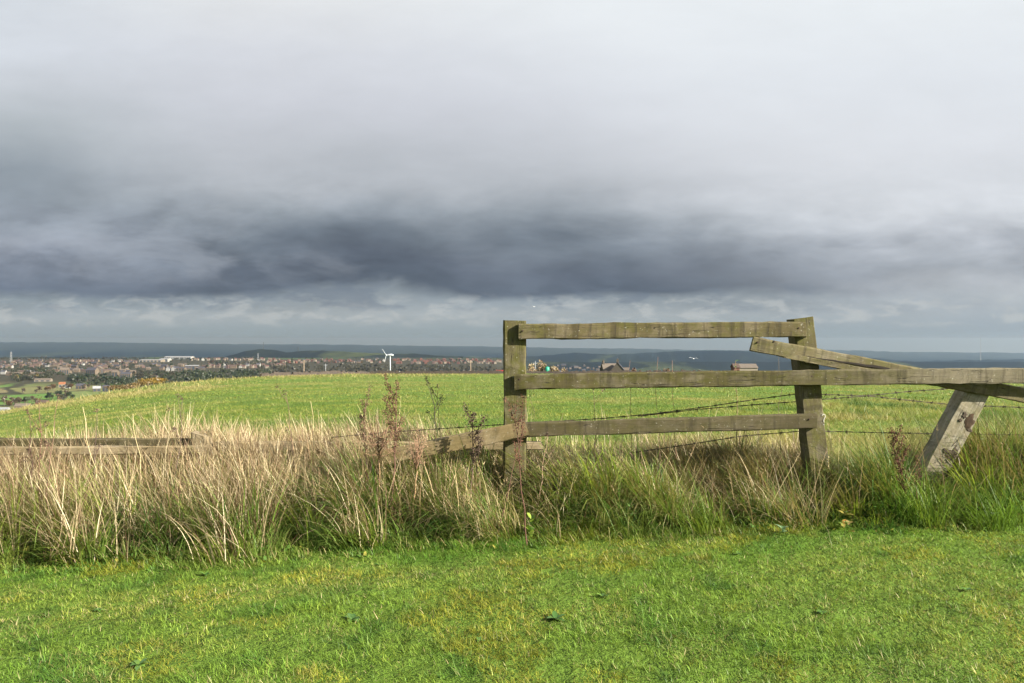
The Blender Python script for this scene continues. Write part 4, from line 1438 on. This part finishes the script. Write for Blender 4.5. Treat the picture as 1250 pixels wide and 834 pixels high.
# ------------------------------------------------------------------ trees and shrubs
def leafy(centers, radii, n, size, col, rs, jitter=.35):
    """leaf clump quads spread through ellipsoids"""
    k = rs.integers(0, len(centers), n)
    d = rs.normal(0, 1, (n, 3)); d /= np.linalg.norm(d, axis=1)[:, None]
    rr = rs.random(n) ** .45
    c = np.asarray(centers)[k] + d * np.asarray(radii)[k] * rr[:, None]
    a = rs.normal(0, 1, (n, 3)); a /= np.linalg.norm(a, axis=1)[:, None]
    b = np.cross(a, rs.normal(0, 1, (n, 3))); b /= np.linalg.norm(b, axis=1)[:, None]
    s = size * (.5 + rs.random((n, 1)))
    V = np.stack([c - a * s, c + b * s * .7, c + a * s, c - b * s * .7], 1).reshape(-1, 3)
    q = np.arange(n * 4).reshape(-1, 4)
    cc = np.asarray(col) * (1 + (rs.random((n, 1)) - .5) * 2 * jitter) * (1 + (rs.random((n, 3)) - .5) * .2)
    return V, q, None, np.repeat(cc, 4, 0)


def tree_proto(h, wd, col, seed, n=420, leafsz=.55, name='tree', trunk=.3):
    rs = np.random.default_rng(seed)
    root = empty(name)
    m = MB()
    m.tube([(0, 0, -1), (.05 * wd, 0, h * .3), (0, .05 * wd, h * .75)], [h * .035, h * .026, h * .008], 6)
    cs, rd = [], []
    for k in range(9):
        a = rs.random() * 6.28; q = wd * .36 * math.sqrt(rs.random()); z = h * (trunk + .12 + (.9 - trunk - .12) * rs.random())
        q *= 1.15 - .55 * (z / h)
        e = (q * math.cos(a), q * math.sin(a), z)
        m.tube([(0, 0, h * (trunk * .6 + .2 * rs.random())), (e[0] * .6, e[1] * .6, z * .85), e], [h * .012, h * .008, h * .003], 5)
        cs.append(e); rd.append(np.array([wd, wd, wd * .8]) * rs.uniform(.16, .27))
    m.build('trunk', M['trunk'], root)
    v = leafy(cs, rd, n, leafsz, col, rs)
    obj('crown', mesh_np('crown', *v, smooth=False), M['weed'], root)
    return root


TREES = [
    (tree_proto(9, 8, (.035, .05, .018), 1), 'dark green broad crowned tree in the valley'),
    (tree_proto(11, 8, (.028, .042, .020), 2), 'tall dark tree in the valley'),
    (tree_proto(8, 8, (.095, .062, .028), 3), 'russet autumn tree in the valley'),
    (tree_proto(8, 7, (.075, .060, .036), 4, 260), 'thin brown half bare tree in the valley'),
    (tree_proto(7, 7, (.14, .115, .03), 5), 'yellow autumn tree in the valley'),
    (tree_proto(12, 4.2, (.022, .036, .020), 6, 380, .5, trunk=.1), 'narrow dark conifer in the valley'),
]
used_t = [0] * len(TREES)


def put_tree(kind, x, y, where, sc=1.0, d0=500, D=None, rs=random):
    src, lab = TREES[kind]
    o = src if used_t[kind] == 0 else copy_tree(src)
    used_t[kind] += 1
    if D is None: X, D, z = solve(x, y, d0)
    else: X = (x - CX) / F * D; z = tz(X, D)
    o.location = (X, D, z - .3); o.rotation_euler = (0, 0, rs.uniform(0, 6.28)); o.scale = (sc, sc, sc * rs.uniform(.85, 1.1))
    tag(o, lab.replace('in the valley', where), 'tree', lab.replace(' in the valley', '') + 's ' + where)


rs = random.Random(77)
# lines of trees in the lower left valley
for (x0, y0, x1, y1, n, kinds, where) in (
    (14, 465, 48, 464, 12, (3, 2, 0, 4, 3), 'below the first houses at far left'),
    (22, 452, 56, 458, 16, (0, 0, 1, 3, 2), 'in the dark copse at far left'),
    (56, 455, 78, 462, 10, (3, 0, 1), 'in the copse left of the big stone building'),
    (88, 464, 150, 470, 26, (0, 1, 0, 3, 5), 'in the dark copse above the orange roofs'),
    (110, 458, 134, 462, 8, (0, 3, 1), 'around the big stone buildings'),
    (4, 497, 44, 491, 12, (3, 2, 0, 3), 'beside the nearest barns at far left'),
    (54, 487, 92, 487, 9, (1, 0, 0, 3), 'along the lowest valley field'),
    (28, 480, 112, 476, 10, (3, 2, 3), 'along the hedge line in the lower valley'),
):
    for k in range(n):
        u = (k + rs.random()) / n
        put_tree(rs.choice(kinds), x0 + (x1 - x0) * u, y0 + (y1 - y0) * u + rs.uniform(-2.0, 2.0), where, rs.uniform(.8, 1.3), rs=rs)
for k in range(120):
    x = rs.uniform(0, 600); y = rs.uniform(438.5, 446 if x > 300 else 455)
    put_tree(rs.choice((0, 1, 0, 3, 2, 5)), x, y, 'between the houses of the far town', rs.uniform(.8, 1.3), d0=1200, rs=rs)


# woodland masses (cannot be counted)
def wood(name, x0, x1, ylist, n, col, label, d0=900, hgt=8, spread=60, sz=1.0, seed=5):
    g = np.random.default_rng(seed)
    cs, rd, cc = [], [], []
    for k in range(n):
        x = x0 + (x1 - x0) * g.random()
        ya, yb = np.interp(x, ylist[0], ylist[1]), np.interp(x, ylist[0], ylist[2])
        X, D, z = solve(x, ya + (yb - ya) * g.random(), d0)
        hh = hgt * (.6 + .6 * g.random())
        for q in range(3):
            cs.append((X + g.normal(0, hh * .25), D + g.normal(0, hh * .25), z + hh * (.3 + .2 * q)))
            rd.append(np.array([hh * .42, hh * .42, hh * .38]) * (1 - .18 * q))
    v = leafy(cs, rd, n * 110, sz, col, g, .5)
    o = obj(name, mesh_np(name, *v, smooth=False), M['weed'])
    tag(o, label, 'woodland', kind='stuff')


wood('woodland', 176, 330, ([176, 200, 330], [459, 456, 454], [472, 470, 461]), 210, (.030, .040, .014), 'dark mixed wood filling the valley behind the field crest on the left', 1300, 9)
wood('woodland', 255, 600, ([255, 340, 600], [441.5, 445, 448.5], [446, 452, 456]), 240, (.045, .043, .022), 'brown and green trees in the valley between the two strips of houses', 1500, 9, seed=6)
wood('woodland', 300, 640, ([300, 640], [454, 452], [459, 458]), 120, (.05, .046, .026), 'scrubby trees in the valley behind the stone wall', 1500, 9, seed=7)
wood('woodland', 14, 62, ([14, 38, 62], [455, 449, 456], [466, 466, 464]), 150, (.034, .036, .016), 'dark copse between the houses at far left', 1000, 9, seed=9, sz=.8)
wood('woodland', 84, 165, ([84, 110, 165], [461, 460, 463], [469, 472, 476]), 90, (.028, .036, .016), 'dark copse under the big stone buildings', 900, 9, seed=10, sz=.8)
wood('woodland', 160, 215, ([160, 215], [456, 455], [464, 462]), 60, (.040, .036, .018), 'brown copse left of the dark mixed wood', 1100, 8, seed=11, sz=.8)
wood('woodland', -20, 170, ([-20, 170], [442.5, 443], [454, 456]), 150, (.034, .036, .018), 'garden and street trees between the houses at far left', 1200, 7, seed=12, sz=.7)
wood('woodland', 0, 330, ([0, 330], [437.5, 437.5], [439.5, 439]), 150, (.036, .034, .018), 'thin line of trees beyond the town on the left', 2400, 8, seed=8)


def shrub(x, D, h, w, col, label, group=None, n=500, sz=.10, seed=0, ybase=None, name='shrub'):
    g = np.random.default_rng(seed)
    b = on_ground(x, D)
    root = empty(name, b, 0, label, 'shrub', group)
    m = MB()
    cs, rd = [], []
    for k in range(8):
        a = g.random() * 6.28; q = w * .36 * math.sqrt(g.random()); e = (q * math.cos(a), q * math.sin(a), h * (.4 + .38 * g.random()))
        m.tube([(0, 0, -.1), (e[0] * .5, e[1] * .5, e[2] * .5), e], [.05 * h, .03 * h, .01 * h], 5)
        cs.append(e); rd.append(np.array([w * .24, w * .24, h * .26]))
    m.build('branches', M['trunk'], root)
    obj('foliage', mesh_np('foliage', *leafy(cs, rd, n, sz, col, g, .4), smooth=False), M['weed'], root)


for k, (x, D, h, w, lab) in enumerate(((649, 288, 5.3, 3.4, 'small tan bare bush nearest the left post, beyond the middle rail'), (660, 292, 6.6, 4.6, 'tallest tan bush beyond the middle rail, left of the green tank'),
        (678, 296, 5.0, 3.8, 'rounded tan bush right of the green tank'), (688.5, 304, 4.6, 3.4, 'brown bush behind the white gabled cottage'), (773, 300, 4.3, 3.5, 'low brown bush right of the stone farmhouse'), (813, 304, 4.0, 3.2, 'small brown bush by the low reddish shed'))):
    shrub(x, D, h * 1.15, w, (.25, .195, .115) if k < 4 else (.13, .08, .05), lab, 'bare bushes around the farm', 420, .35, 400 + k)
for k, (x, dD, h, w, lab, c) in enumerate((
        (142, 14, 1.5, 3.4, 'brown bracken clump at the left end of the field edge', (.17, .115, .05)), (156, 13, 1.6, 3.6, 'second brown bracken clump along the field edge', (.18, .125, .05)),
        (170, 12, 1.7, 3.6, 'tan bracken clump midway along the field edge', (.20, .14, .05)), (183, 12, 1.9, 4.2, 'golden bush on the field edge below the dark wood', (.24, .16, .035)),
        (196, 12, 2.0, 4.0, 'brightest golden bush at the right end of the bracken', (.27, .17, .03)))):
    shrub(x, float(np.interp(x, DC_X, DC_D)) + dD * .4, h * .42, w * .62, tuple(v * .62 for v in c), lab, 'golden bracken along the field edge', 800, .055, 420 + k, name='bracken')

# ------------------------------------------------------------------ the town
HP = []
for (w, d, h, rh, wk, rk, hip) in ((9, 7, 5, 2.6, 'sandstone', 'slate', 0), (8, 7, 5, 2.6, 'pinkish brick', 'brown tile', 0), (8, 7, 5, 2.4, 'cream', 'red tile', 0),
                                  (16, 7, 5.2, 2.6, 'grey stone', 'slate', 0), (9, 8, 4.8, 2.6, 'brick', 'red tile', 2.0), (10, 7, 5, 2.4, 'sandstone', 'pale stone', 0),
                                  (9, 7, 5, 2.4, 'white', 'slate', 0), (14, 7, 5.2, 2.6, 'sandstone', 'brown tile', 0)):
    HP.append((make_house(w, d, h, rh, wk, rk, 1, hip), '%s house with %s roof' % (wk, rk if rk.endswith('tile') else rk)))
used_h = [0] * len(HP)


def town(x0, x1, ya, yb, n, where, kinds, d0=1000, sc=(.8, 1.1)):
    rows = max(2, int((yb - ya) / 1.6))
    for k in range(n):
        kd = rs.choice(kinds)
        src, lab = HP[kd]
        o = src if used_h[kd] == 0 else copy_tree(src)
        used_h[kd] += 1
        x = x0 + (x1 - x0) * (k + rs.random()) / n
        y = ya + (yb - ya) * (rs.randrange(rows) + rs.random() * .35) / rows
        put(o, x, y, rz=rs.choice((0, 0, 0, math.pi / 2)) + rs.uniform(-.3, .3), d0=d0, label='%s %s' % (lab, where), group=lab + 's ' + where)
        s = rs.uniform(*sc); o.scale = (s, s, s)


town(-20, 165, 441.5, 451, 88, 'in the near rows at far left', (0, 1, 1, 2, 3, 5, 7, 0, 6), 1300)
town(0, 60, 455, 460, 14, 'below the copse at far left', (0, 5, 7, 6), 1000)
town(60, 165, 451, 458, 26, 'around the big stone buildings', (3, 0, 5, 7, 5), 1000)
town(165, 260, 447, 453, 24, 'above the dark wood', (0, 3, 5, 7, 1), 1300)
town(255, 345, 447, 451, 24, 'right of the dark wood', (1, 2, 6, 7), 1300)
town(230, 330, 439.2, 440.8, 22, 'in the pale row below the wooded hill', (2, 6, 5, 2), 2000)
town(325, 470, 439.2, 445, 42, 'in the strip left of the turbine', (1, 2, 6, 0, 4, 2), 1500)
town(480, 612, 439.8, 446, 48, 'in the red roofed strip right of the turbine', (4, 2, 1, 4, 2), 1500)


town(676, 735, 447, 454, 16, 'far off behind the white cottage', (0, 5, 3, 5), 3000, (1.1, 1.6))


def hall(x, y, w, d, h, wallc, roofc, label, cols=0, rz=0.0, d0=900, cat='industrial hall', name='industrial_hall', gable=1.5):
    root = make_house(w, d, h, gable, wallc, roofc, 0, 0, None, name)
    put(root, x, y, rz=rz, d0=d0, label=label, cat=cat)
    for k in range(cols):
        m = MB(); xx = -w / 2 + w * (k + .5) / cols
        m.box(xx - w / cols * .28, xx + w / cols * .28, -d / 2 - .08, -d / 2 + .05, .6, h - 1.2)
        m.build('window', M['glass'], root)
    return root


hall(219, 438.4, 104, 40, 8, 'white', 'light sheet', 'long white industrial hall with a row of dark bays, below the skyline', 12, 0, 2300, gable=3)
hall(186, 442.0, 62, 40, 6, 'cream', 'light sheet', 'wide pale roofed warehouse left of the long white hall', 6, .1, 2000)
hall(202, 441.8, 26, 25, 9, 'white', 'light sheet', 'bright white box shaped unit beside the pale roofed warehouse', 2, 0, 2000)
hall(235, 451.2, 30, 22, 9, 'grey stone', 'light sheet', 'pale flat roofed block at the edge of the dark wood', 4, .2, 1300, cat='office block', name='office_block')
hall(221, 452.5, 20, 12, 6, 'sandstone', 'slate', 'low sandstone hall left of the pale flat roofed block', 3, 0, 1300, cat='hall', name='hall')
for k, x in enumerate((205.5, 212)):
    hall(x, 453.0, 7, 8, 6, 'white', 'slate', ('left' if k == 0 else 'right') + ' one of two bright white gabled houses above the dark wood', 0, math.pi / 2, 1300, 'house', 'house', 4)
hall(79, 457.5, 16, 12, 10, 'sandstone', 'pale stone', 'square sandstone mill at the left of the big stone buildings', 4, .3, 1000, 'mill', 'stone_mill', 4)
hall(113, 459.0, 20, 12, 11, 'sandstone', 'slate', 'big gabled sandstone mill in the middle of the town', 5, -.2, 1000, 'mill', 'stone_mill', 5)
hall(121, 457.0, 9, 12, 12, 'sandstone', 'pale stone', 'tall stone wing joined to the big gabled mill', 2, math.pi / 2, 1000, 'mill', 'stone_mill', 4)
hall(141, 461.5, 10, 9, 11, 'sandstone', 'pale stone', 'tall narrow stone block right of the big gabled mill', 2, .1, 1000, 'mill', 'stone_mill', 3)
hall(154, 461.8, 18, 9, 8, 'sandstone', 'slate', 'long stone terrace right of the tall narrow block', 5, .1, 1000, 'terrace', 'terrace', 3)
hall(187, 465.0, 14, 8, 6, 'white', 'brown tile', 'white house half hidden by the golden bush', 2, .1, 1000, 'house', 'house', 3)
hall(53, 466.0, 26, 9, 3.5, 'cream', 'pale stone', 'long cream farm shed on the valley slope at far left', 3, .15, 900, 'shed', 'farm_shed', 2)
hall(76, 473.0, 9, 7, 5, 'cream', 'orange tile', 'house with an orange roof above the lower valley fields', 2, .4, 900, 'house', 'house', 3)
hall(83, 474.0, 7, 6, 4, 'white', 'slate', 'small white house beside the orange roof', 1, .1, 900, 'house', 'house', 2.4)
hall(99, 475.0, 12, 8, 5, 'sandstone', 'slate', 'sandstone farmhouse right of the orange roof', 3, .1, 900, 'farmhouse', 'farmhouse', 3)
hall(118, 478.0, 10, 8, 4.5, 'grey stone', 'light sheet', 'farm building with a bright white roof near the field edge', 2, .5, 900, 'farm building', 'farm_building', 3)
hall(130, 478.0, 9, 7, 6, 'grey stone', 'slate', 'grey stone house right of the bright white roof', 2, .1, 900, 'house', 'house', 3)
hall(66, 473.0, 5, 4, 3, 'white', 'light sheet', 'tiny white shed left of the orange roof', 0, .3, 900, 'shed', 'shed', 1)
hall(52, 494.5, 12, 8, 3, 'brick', 'brown tile', 'brown roofed barn in the lowest valley field', 0, .1, 700, 'barn', 'barn', 2.4)
hall(28, 499.0, 14, 8, 3, 'sandstone', 'pale stone', 'pale roofed barn at the left edge of the field', 0, .25, 700, 'barn', 'barn', 2.4)
hall(3, 503.0, 12, 8, 3, 'white', 'light sheet', 'white roofed shed cut by the left edge of the view', 0, .2, 700, 'shed', 'shed', 1.5)


# ------------------------------------------------------------------ gulls
def gull(x, y, D, label, span, heading, bank):
    root = empty('gull', px(x, y, D), heading, label, 'gull')
    m = MB(); s = span
    m.tube([(-.24 * s, 0, .0), (-.14 * s, 0, 0), (.0, 0, 0), (.12 * s, 0, .01 * s), (.19 * s, 0, .02 * s), (.235 * s, 0, .018 * s), (.25 * s, 0, .015 * s)],
           [.012 * s, .035 * s, .058 * s, .05 * s, .035 * s, .03 * s, .008 * s], 10)
    m.add([(-.22 * s, -.02 * s, .003), (-.22 * s, .02 * s, .003), (-.33 * s, .05 * s, 0), (-.33 * s, -.05 * s, 0), (-.27 * s, 0, .012)], [(0, 1, 4), (1, 2, 4), (2, 3, 4), (3, 0, 4), (3, 2, 1, 0)])
    m.build('body', M['feather'], root, smooth=True)
    b = MB(); b.tube([(.25 * s, 0, .014 * s), (.285 * s, 0, .005 * s)], [.009 * s, .003 * s], 6); b.build('beak', M['beak'], root)
    for sd in (-1, 1):
        w = MB(); vs = []
        prof = ((.03, .07, .09, 0), (.14, .085, .07, .075), (.25, .07, .045, .11), (.36, .02, .03, .10), (.47, -.05, .012, .07), (.5, -.08, .004, .06))
        for (yy, xx, cw, zz) in prof:
            c = Vector((xx * s, sd * yy * s, (zz + bank * sd * yy) * s))
            vs += [c + Vector((cw * s * .4, 0, 0)), c + Vector((0, 0, .010 * s)), c - Vector((cw * 1.6 * s, 0, 0)), c - Vector((0, 0, .004 * s))]
        fs = [(i * 4 + k, i * 4 + (k + 1) % 4, i * 4 + 4 + (k + 1) % 4, i * 4 + 4 + k) for i in range(5) for k in range(4)]
        fs += [(0, 1, 2, 3), (20, 21, 22, 23)]
        w.add(vs, fs); w.build('wing', M['feather'] if sd < 0 else M['feather'], root, smooth=True)


gull(846.5, 438, 120, 'white gull gliding low over the field in front of the dark hills', 1.25, R(80), .1)
gull(652, 374.5, 260, 'tiny far white gull high against the grey cloud', 1.2, R(60), .3)

# ------------------------------------------------------------------ haze
ext = 15900.0
m = MB(); m.box(-ext, ext, -ext, ext, ZMIN - 1.0, 60.0)
t = NT('haze_air')
pv = t.n('ShaderNodeVolumePrincipled')
pv.inputs['Color'].default_value = (.40, .66, 1.0, 1)
pv.inputs['Absorption Color'].default_value = (1, 1, 1, 1)
pv.inputs['Density'].default_value = 6.6e-5
pv.inputs['Anisotropy'].default_value = .80
o_ = t.n('ShaderNodeOutputMaterial'); t.l(pv.outputs[0], o_.inputs['Volume'])
hz = m.build('haze', t.m)
hz['kind'] = 'stuff'; hz['label'] = 'thin blue haze over the valley and far hills'; hz['category'] = 'haze'

# ------------------------------------------------------------------ light
SUN_AZ, SUN_EL = 62.0, 27.0       # to the right of straight behind the camera
sd = Vector((math.sin(R(SUN_AZ)) * math.cos(R(SUN_EL)), -math.cos(R(SUN_AZ)) * math.cos(R(SUN_EL)), math.sin(R(SUN_EL))))
L = bpy.data.lights.new('sun', 'SUN'); L.energy = 5.0; L.angle = R(.55); L.color = (1.0, .93, .82)
so = bpy.data.objects.new('sun', L); COL.objects.link(so); so.location = sd * 50
so.rotation_euler = (-sd).to_track_quat('-Z', 'Y').to_euler()

# ------------------------------------------------------------------ sky
w = NT('World', True)
SC.world = w.m
tc = w.n('ShaderNodeTexCoord').outputs['Generated']
sp = w.n('ShaderNodeSeparateXYZ'); w.l(tc, sp.inputs[0])
yy = w.math('MAXIMUM', sp.outputs[1], .35)
U = w.math('DIVIDE', sp.outputs[0], yy)
Q = w.math('DIVIDE', sp.outputs[2], yy)
cb = w.n('ShaderNodeCombineXYZ'); w.l(U, cb.inputs[0]); w.l(Q, cb.inputs[1])
uv = cb.outputs[0]
nA = w.noise(w.vec(uv, (1.6, 4.0, 1), (3.1, 1.2, 0)), 1.0, 4, .5, .2)
nB = w.noise(w.vec(uv, (4.2, 11.0, 1), (.4, 7.3, 0)), 1.0, 7, .56, .25)
nC = w.noise(w.vec(uv, (11.0, 30.0, 1), (5.5, 2.9, 0)), 1.0, 7, .6, .25)
nP = w.noise(w.vec(uv, (24.0, 66.0, 1), (1.7, 4.4, 0)), 1.0, 8, .6, .3)
low = w.mapr(Q, .015, .09)
hi = w.mapr(Q, .16, .34, 1, .25)
dA = w.math('MULTIPLY', w.math('SUBTRACT', nA, .44), .06)
dB = w.math('MULTIPLY', w.math('MULTIPLY', w.math('SUBTRACT', nB, .5), .085), hi)
Qd = w.math('ADD', Q, w.math('MULTIPLY', w.math('ADD', dA, dB), low))
Qn = w.math('MULTIPLY', Qd, 2.0)


def sky_ramp(stops):
    out = []
    for y, c in sorted(stops, key=lambda s: -s[0]):
        out.append((min(1, max(0, (417 - y) / 1000 * 2)), tuple(s2l(v) / GAIN for v in c)))
    return w.ramp(Qn, out)


rc = sky_ramp([(-83, (234, 237, 240)), (0, (227, 230, 233)), (60, (215, 219, 226)), (120, (206, 210, 218)), (180, (191, 196, 203)), (225, (177, 183, 190)), (262, (149, 158, 167)),
               (292, (121, 131, 142)), (328, (101, 110, 123)), (352, (97, 107, 120)), (363, (146, 157, 165)), (384, (170, 179, 183)), (402, (155, 168, 174)), (417, (146, 160, 168))])
rl = sky_ramp([(-83, (212, 219, 228)), (0, (213, 219, 226)), (60, (213, 219, 227)), (105, (202, 208, 215)), (150, (182, 190, 196)), (200, (148, 158, 167)), (240, (148, 158, 168)),
               (285, (156, 164, 177)), (315, (140, 149, 163)), (343, (117, 128, 144)), (360, (144, 156, 164)), (388, (166, 176, 181)), (417, (141, 156, 165))])
rr_ = sky_ramp([(-83, (234, 238, 242)), (0, (233, 238, 242)), (100, (226, 231, 237)), (190, (220, 224, 230)), (250, (212, 217, 223)), (290, (189, 195, 203)), (328, (176, 183, 191)),
                (345, (186, 192, 198)), (368, (180, 188, 194)), (395, (163, 175, 184)), (417, (156, 168, 177))])
wl = w.mapr(U, -.62, -.30, 1, 0)
wr = w.mapr(w.math('ADD', U, w.math('MULTIPLY', w.math('SUBTRACT', Q, .10), 1.3)), .08, .60)
col = w.mix(wl, rc, rl)
col = w.mix(wr, col, rr_)
# lumps, streaks and lit rims inside the cloud base
band = w.math('MULTIPLY', w.mapr(Q, .02, .05), w.mapr(Q, .10, .24, 1, .12))
st_ = w.math('ADD', w.math('MULTIPLY', w.math('SUBTRACT', nB, .5), .85), w.math('MULTIPLY', w.math('SUBTRACT', nC, .5), w.mapr(U, -.45, .2, 1.15, .6)))
gainf = w.math('ADD', 1.0, w.math('MULTIPLY', st_, band))
mul = w.n('ShaderNodeCombineXYZ')
for i in range(3): w.l(gainf, mul.inputs[i])
col = w.mix(1.0, col, mul.outputs[0], 'MULTIPLY')
nD = w.noise(w.vec(uv, (6.5, 19.0, 1), (8.2, 3.3, 0)), 1.0, 7, .56, .5)
lump = w.math('MULTIPLY', w.mapr(nD, .46, .66), w.math('MULTIPLY', w.math('MULTIPLY', w.mapr(Q, .055, .09), w.mapr(Q, .15, .20, 1, 0)), w.mapr(U, -.40, -.02, 1, .18)))
col = w.mix(w.math('MULTIPLY', lump, .42), col, tuple(s2l(v) / GAIN for v in (172, 180, 191)))
dlump = w.math('MULTIPLY', w.mapr(nD, .50, .36), w.math('MULTIPLY', w.math('MULTIPLY', w.mapr(Q, .052, .075), w.mapr(Q, .12, .17, 1, 0)), w.mapr(U, -.30, .1, 1, .5)))
col = w.mix(w.math('MULTIPLY', dlump, .28), col, tuple(s2l(v) / GAIN for v in (94, 104, 118)))
lowm = w.math('MULTIPLY', w.mapr(Q, .014, .026), w.mapr(Q, .045, .062, 1, 0))
col = w.mix(w.math('MULTIPLY', w.math('MULTIPLY', w.mapr(nP, .46, .64), lowm), .55), col, tuple(s2l(v) / GAIN for v in (196, 201, 201)))
edg = w.math('MULTIPLY', w.mapr(Q, .030, .048), w.mapr(Q, .062, .085, 1, 0))
col = w.mix(w.math('MULTIPLY', w.math('MULTIPLY', w.mapr(nC, .50, .60), edg), w.mapr(U, .25, .5, .60, .15)), col, tuple(s2l(v) / GAIN for v in (112, 123, 137)))
bg1 = w.n('ShaderNodeBackground'); w.l(col, bg1.inputs[0]); bg1.inputs[1].default_value = 1.0
sk = w.n('ShaderNodeTexSky', sky_type='NISHITA')
sk.sun_disc = False; sk.sun_elevation = R(SUN_EL); sk.sun_rotation = R(180 - SUN_AZ)
bg0 = w.n('ShaderNodeBackground'); w.l(sk.outputs[0], bg0.inputs[0]); bg0.inputs[1].default_value = .08
# cloud closes the sky ahead and breaks up behind the camera
cov = w.math('ADD', w.mapr(sp.outputs[1], -.5, .1, .35, 1.0), w.mapr(nA, .4, .6, 0, .4), 0, True)
mx = w.n('ShaderNodeMixShader'); w.l(cov, mx.inputs[0]); w.l(bg0.outputs[0], mx.inputs[1]); w.l(bg1.outputs[0], mx.inputs[2])
wo = w.n('ShaderNodeOutputWorld'); w.l(mx.outputs[0], wo.inputs[0])

# ------------------------------------------------------------------ camera and render settings
cam = bpy.data.cameras.new('camera')
cam.lens = 28.8; cam.sensor_width = 36.0; cam.clip_start = .05; cam.clip_end = 60000
co = bpy.data.objects.new('camera', cam); COL.objects.link(co)
co.location = (0, 0, H); co.rotation_euler = (R(90), 0, 0)
SC.camera = co
vs_ = SC.view_settings
SC.display_settings.display_device = 'sRGB'
vs_.view_transform = 'Standard'; vs_.look = 'None'; vs_.exposure = EXPO; vs_.gamma = 1.0; vs_.use_curve_mapping = False
cy = SC.cycles
cy.use_denoising = True
try:
    cy.denoiser = 'OPENIMAGEDENOISE'; cy.denoising_input_passes = 'RGB_ALBEDO_NORMAL'; cy.denoising_prefilter = 'ACCURATE'
except Exception:
    pass
cy.max_bounces = 6; cy.diffuse_bounces = 3; cy.glossy_bounces = 2; cy.transmission_bounces = 4; cy.volume_bounces = 0
cy.use_adaptive_sampling = True; cy.adaptive_threshold = .01
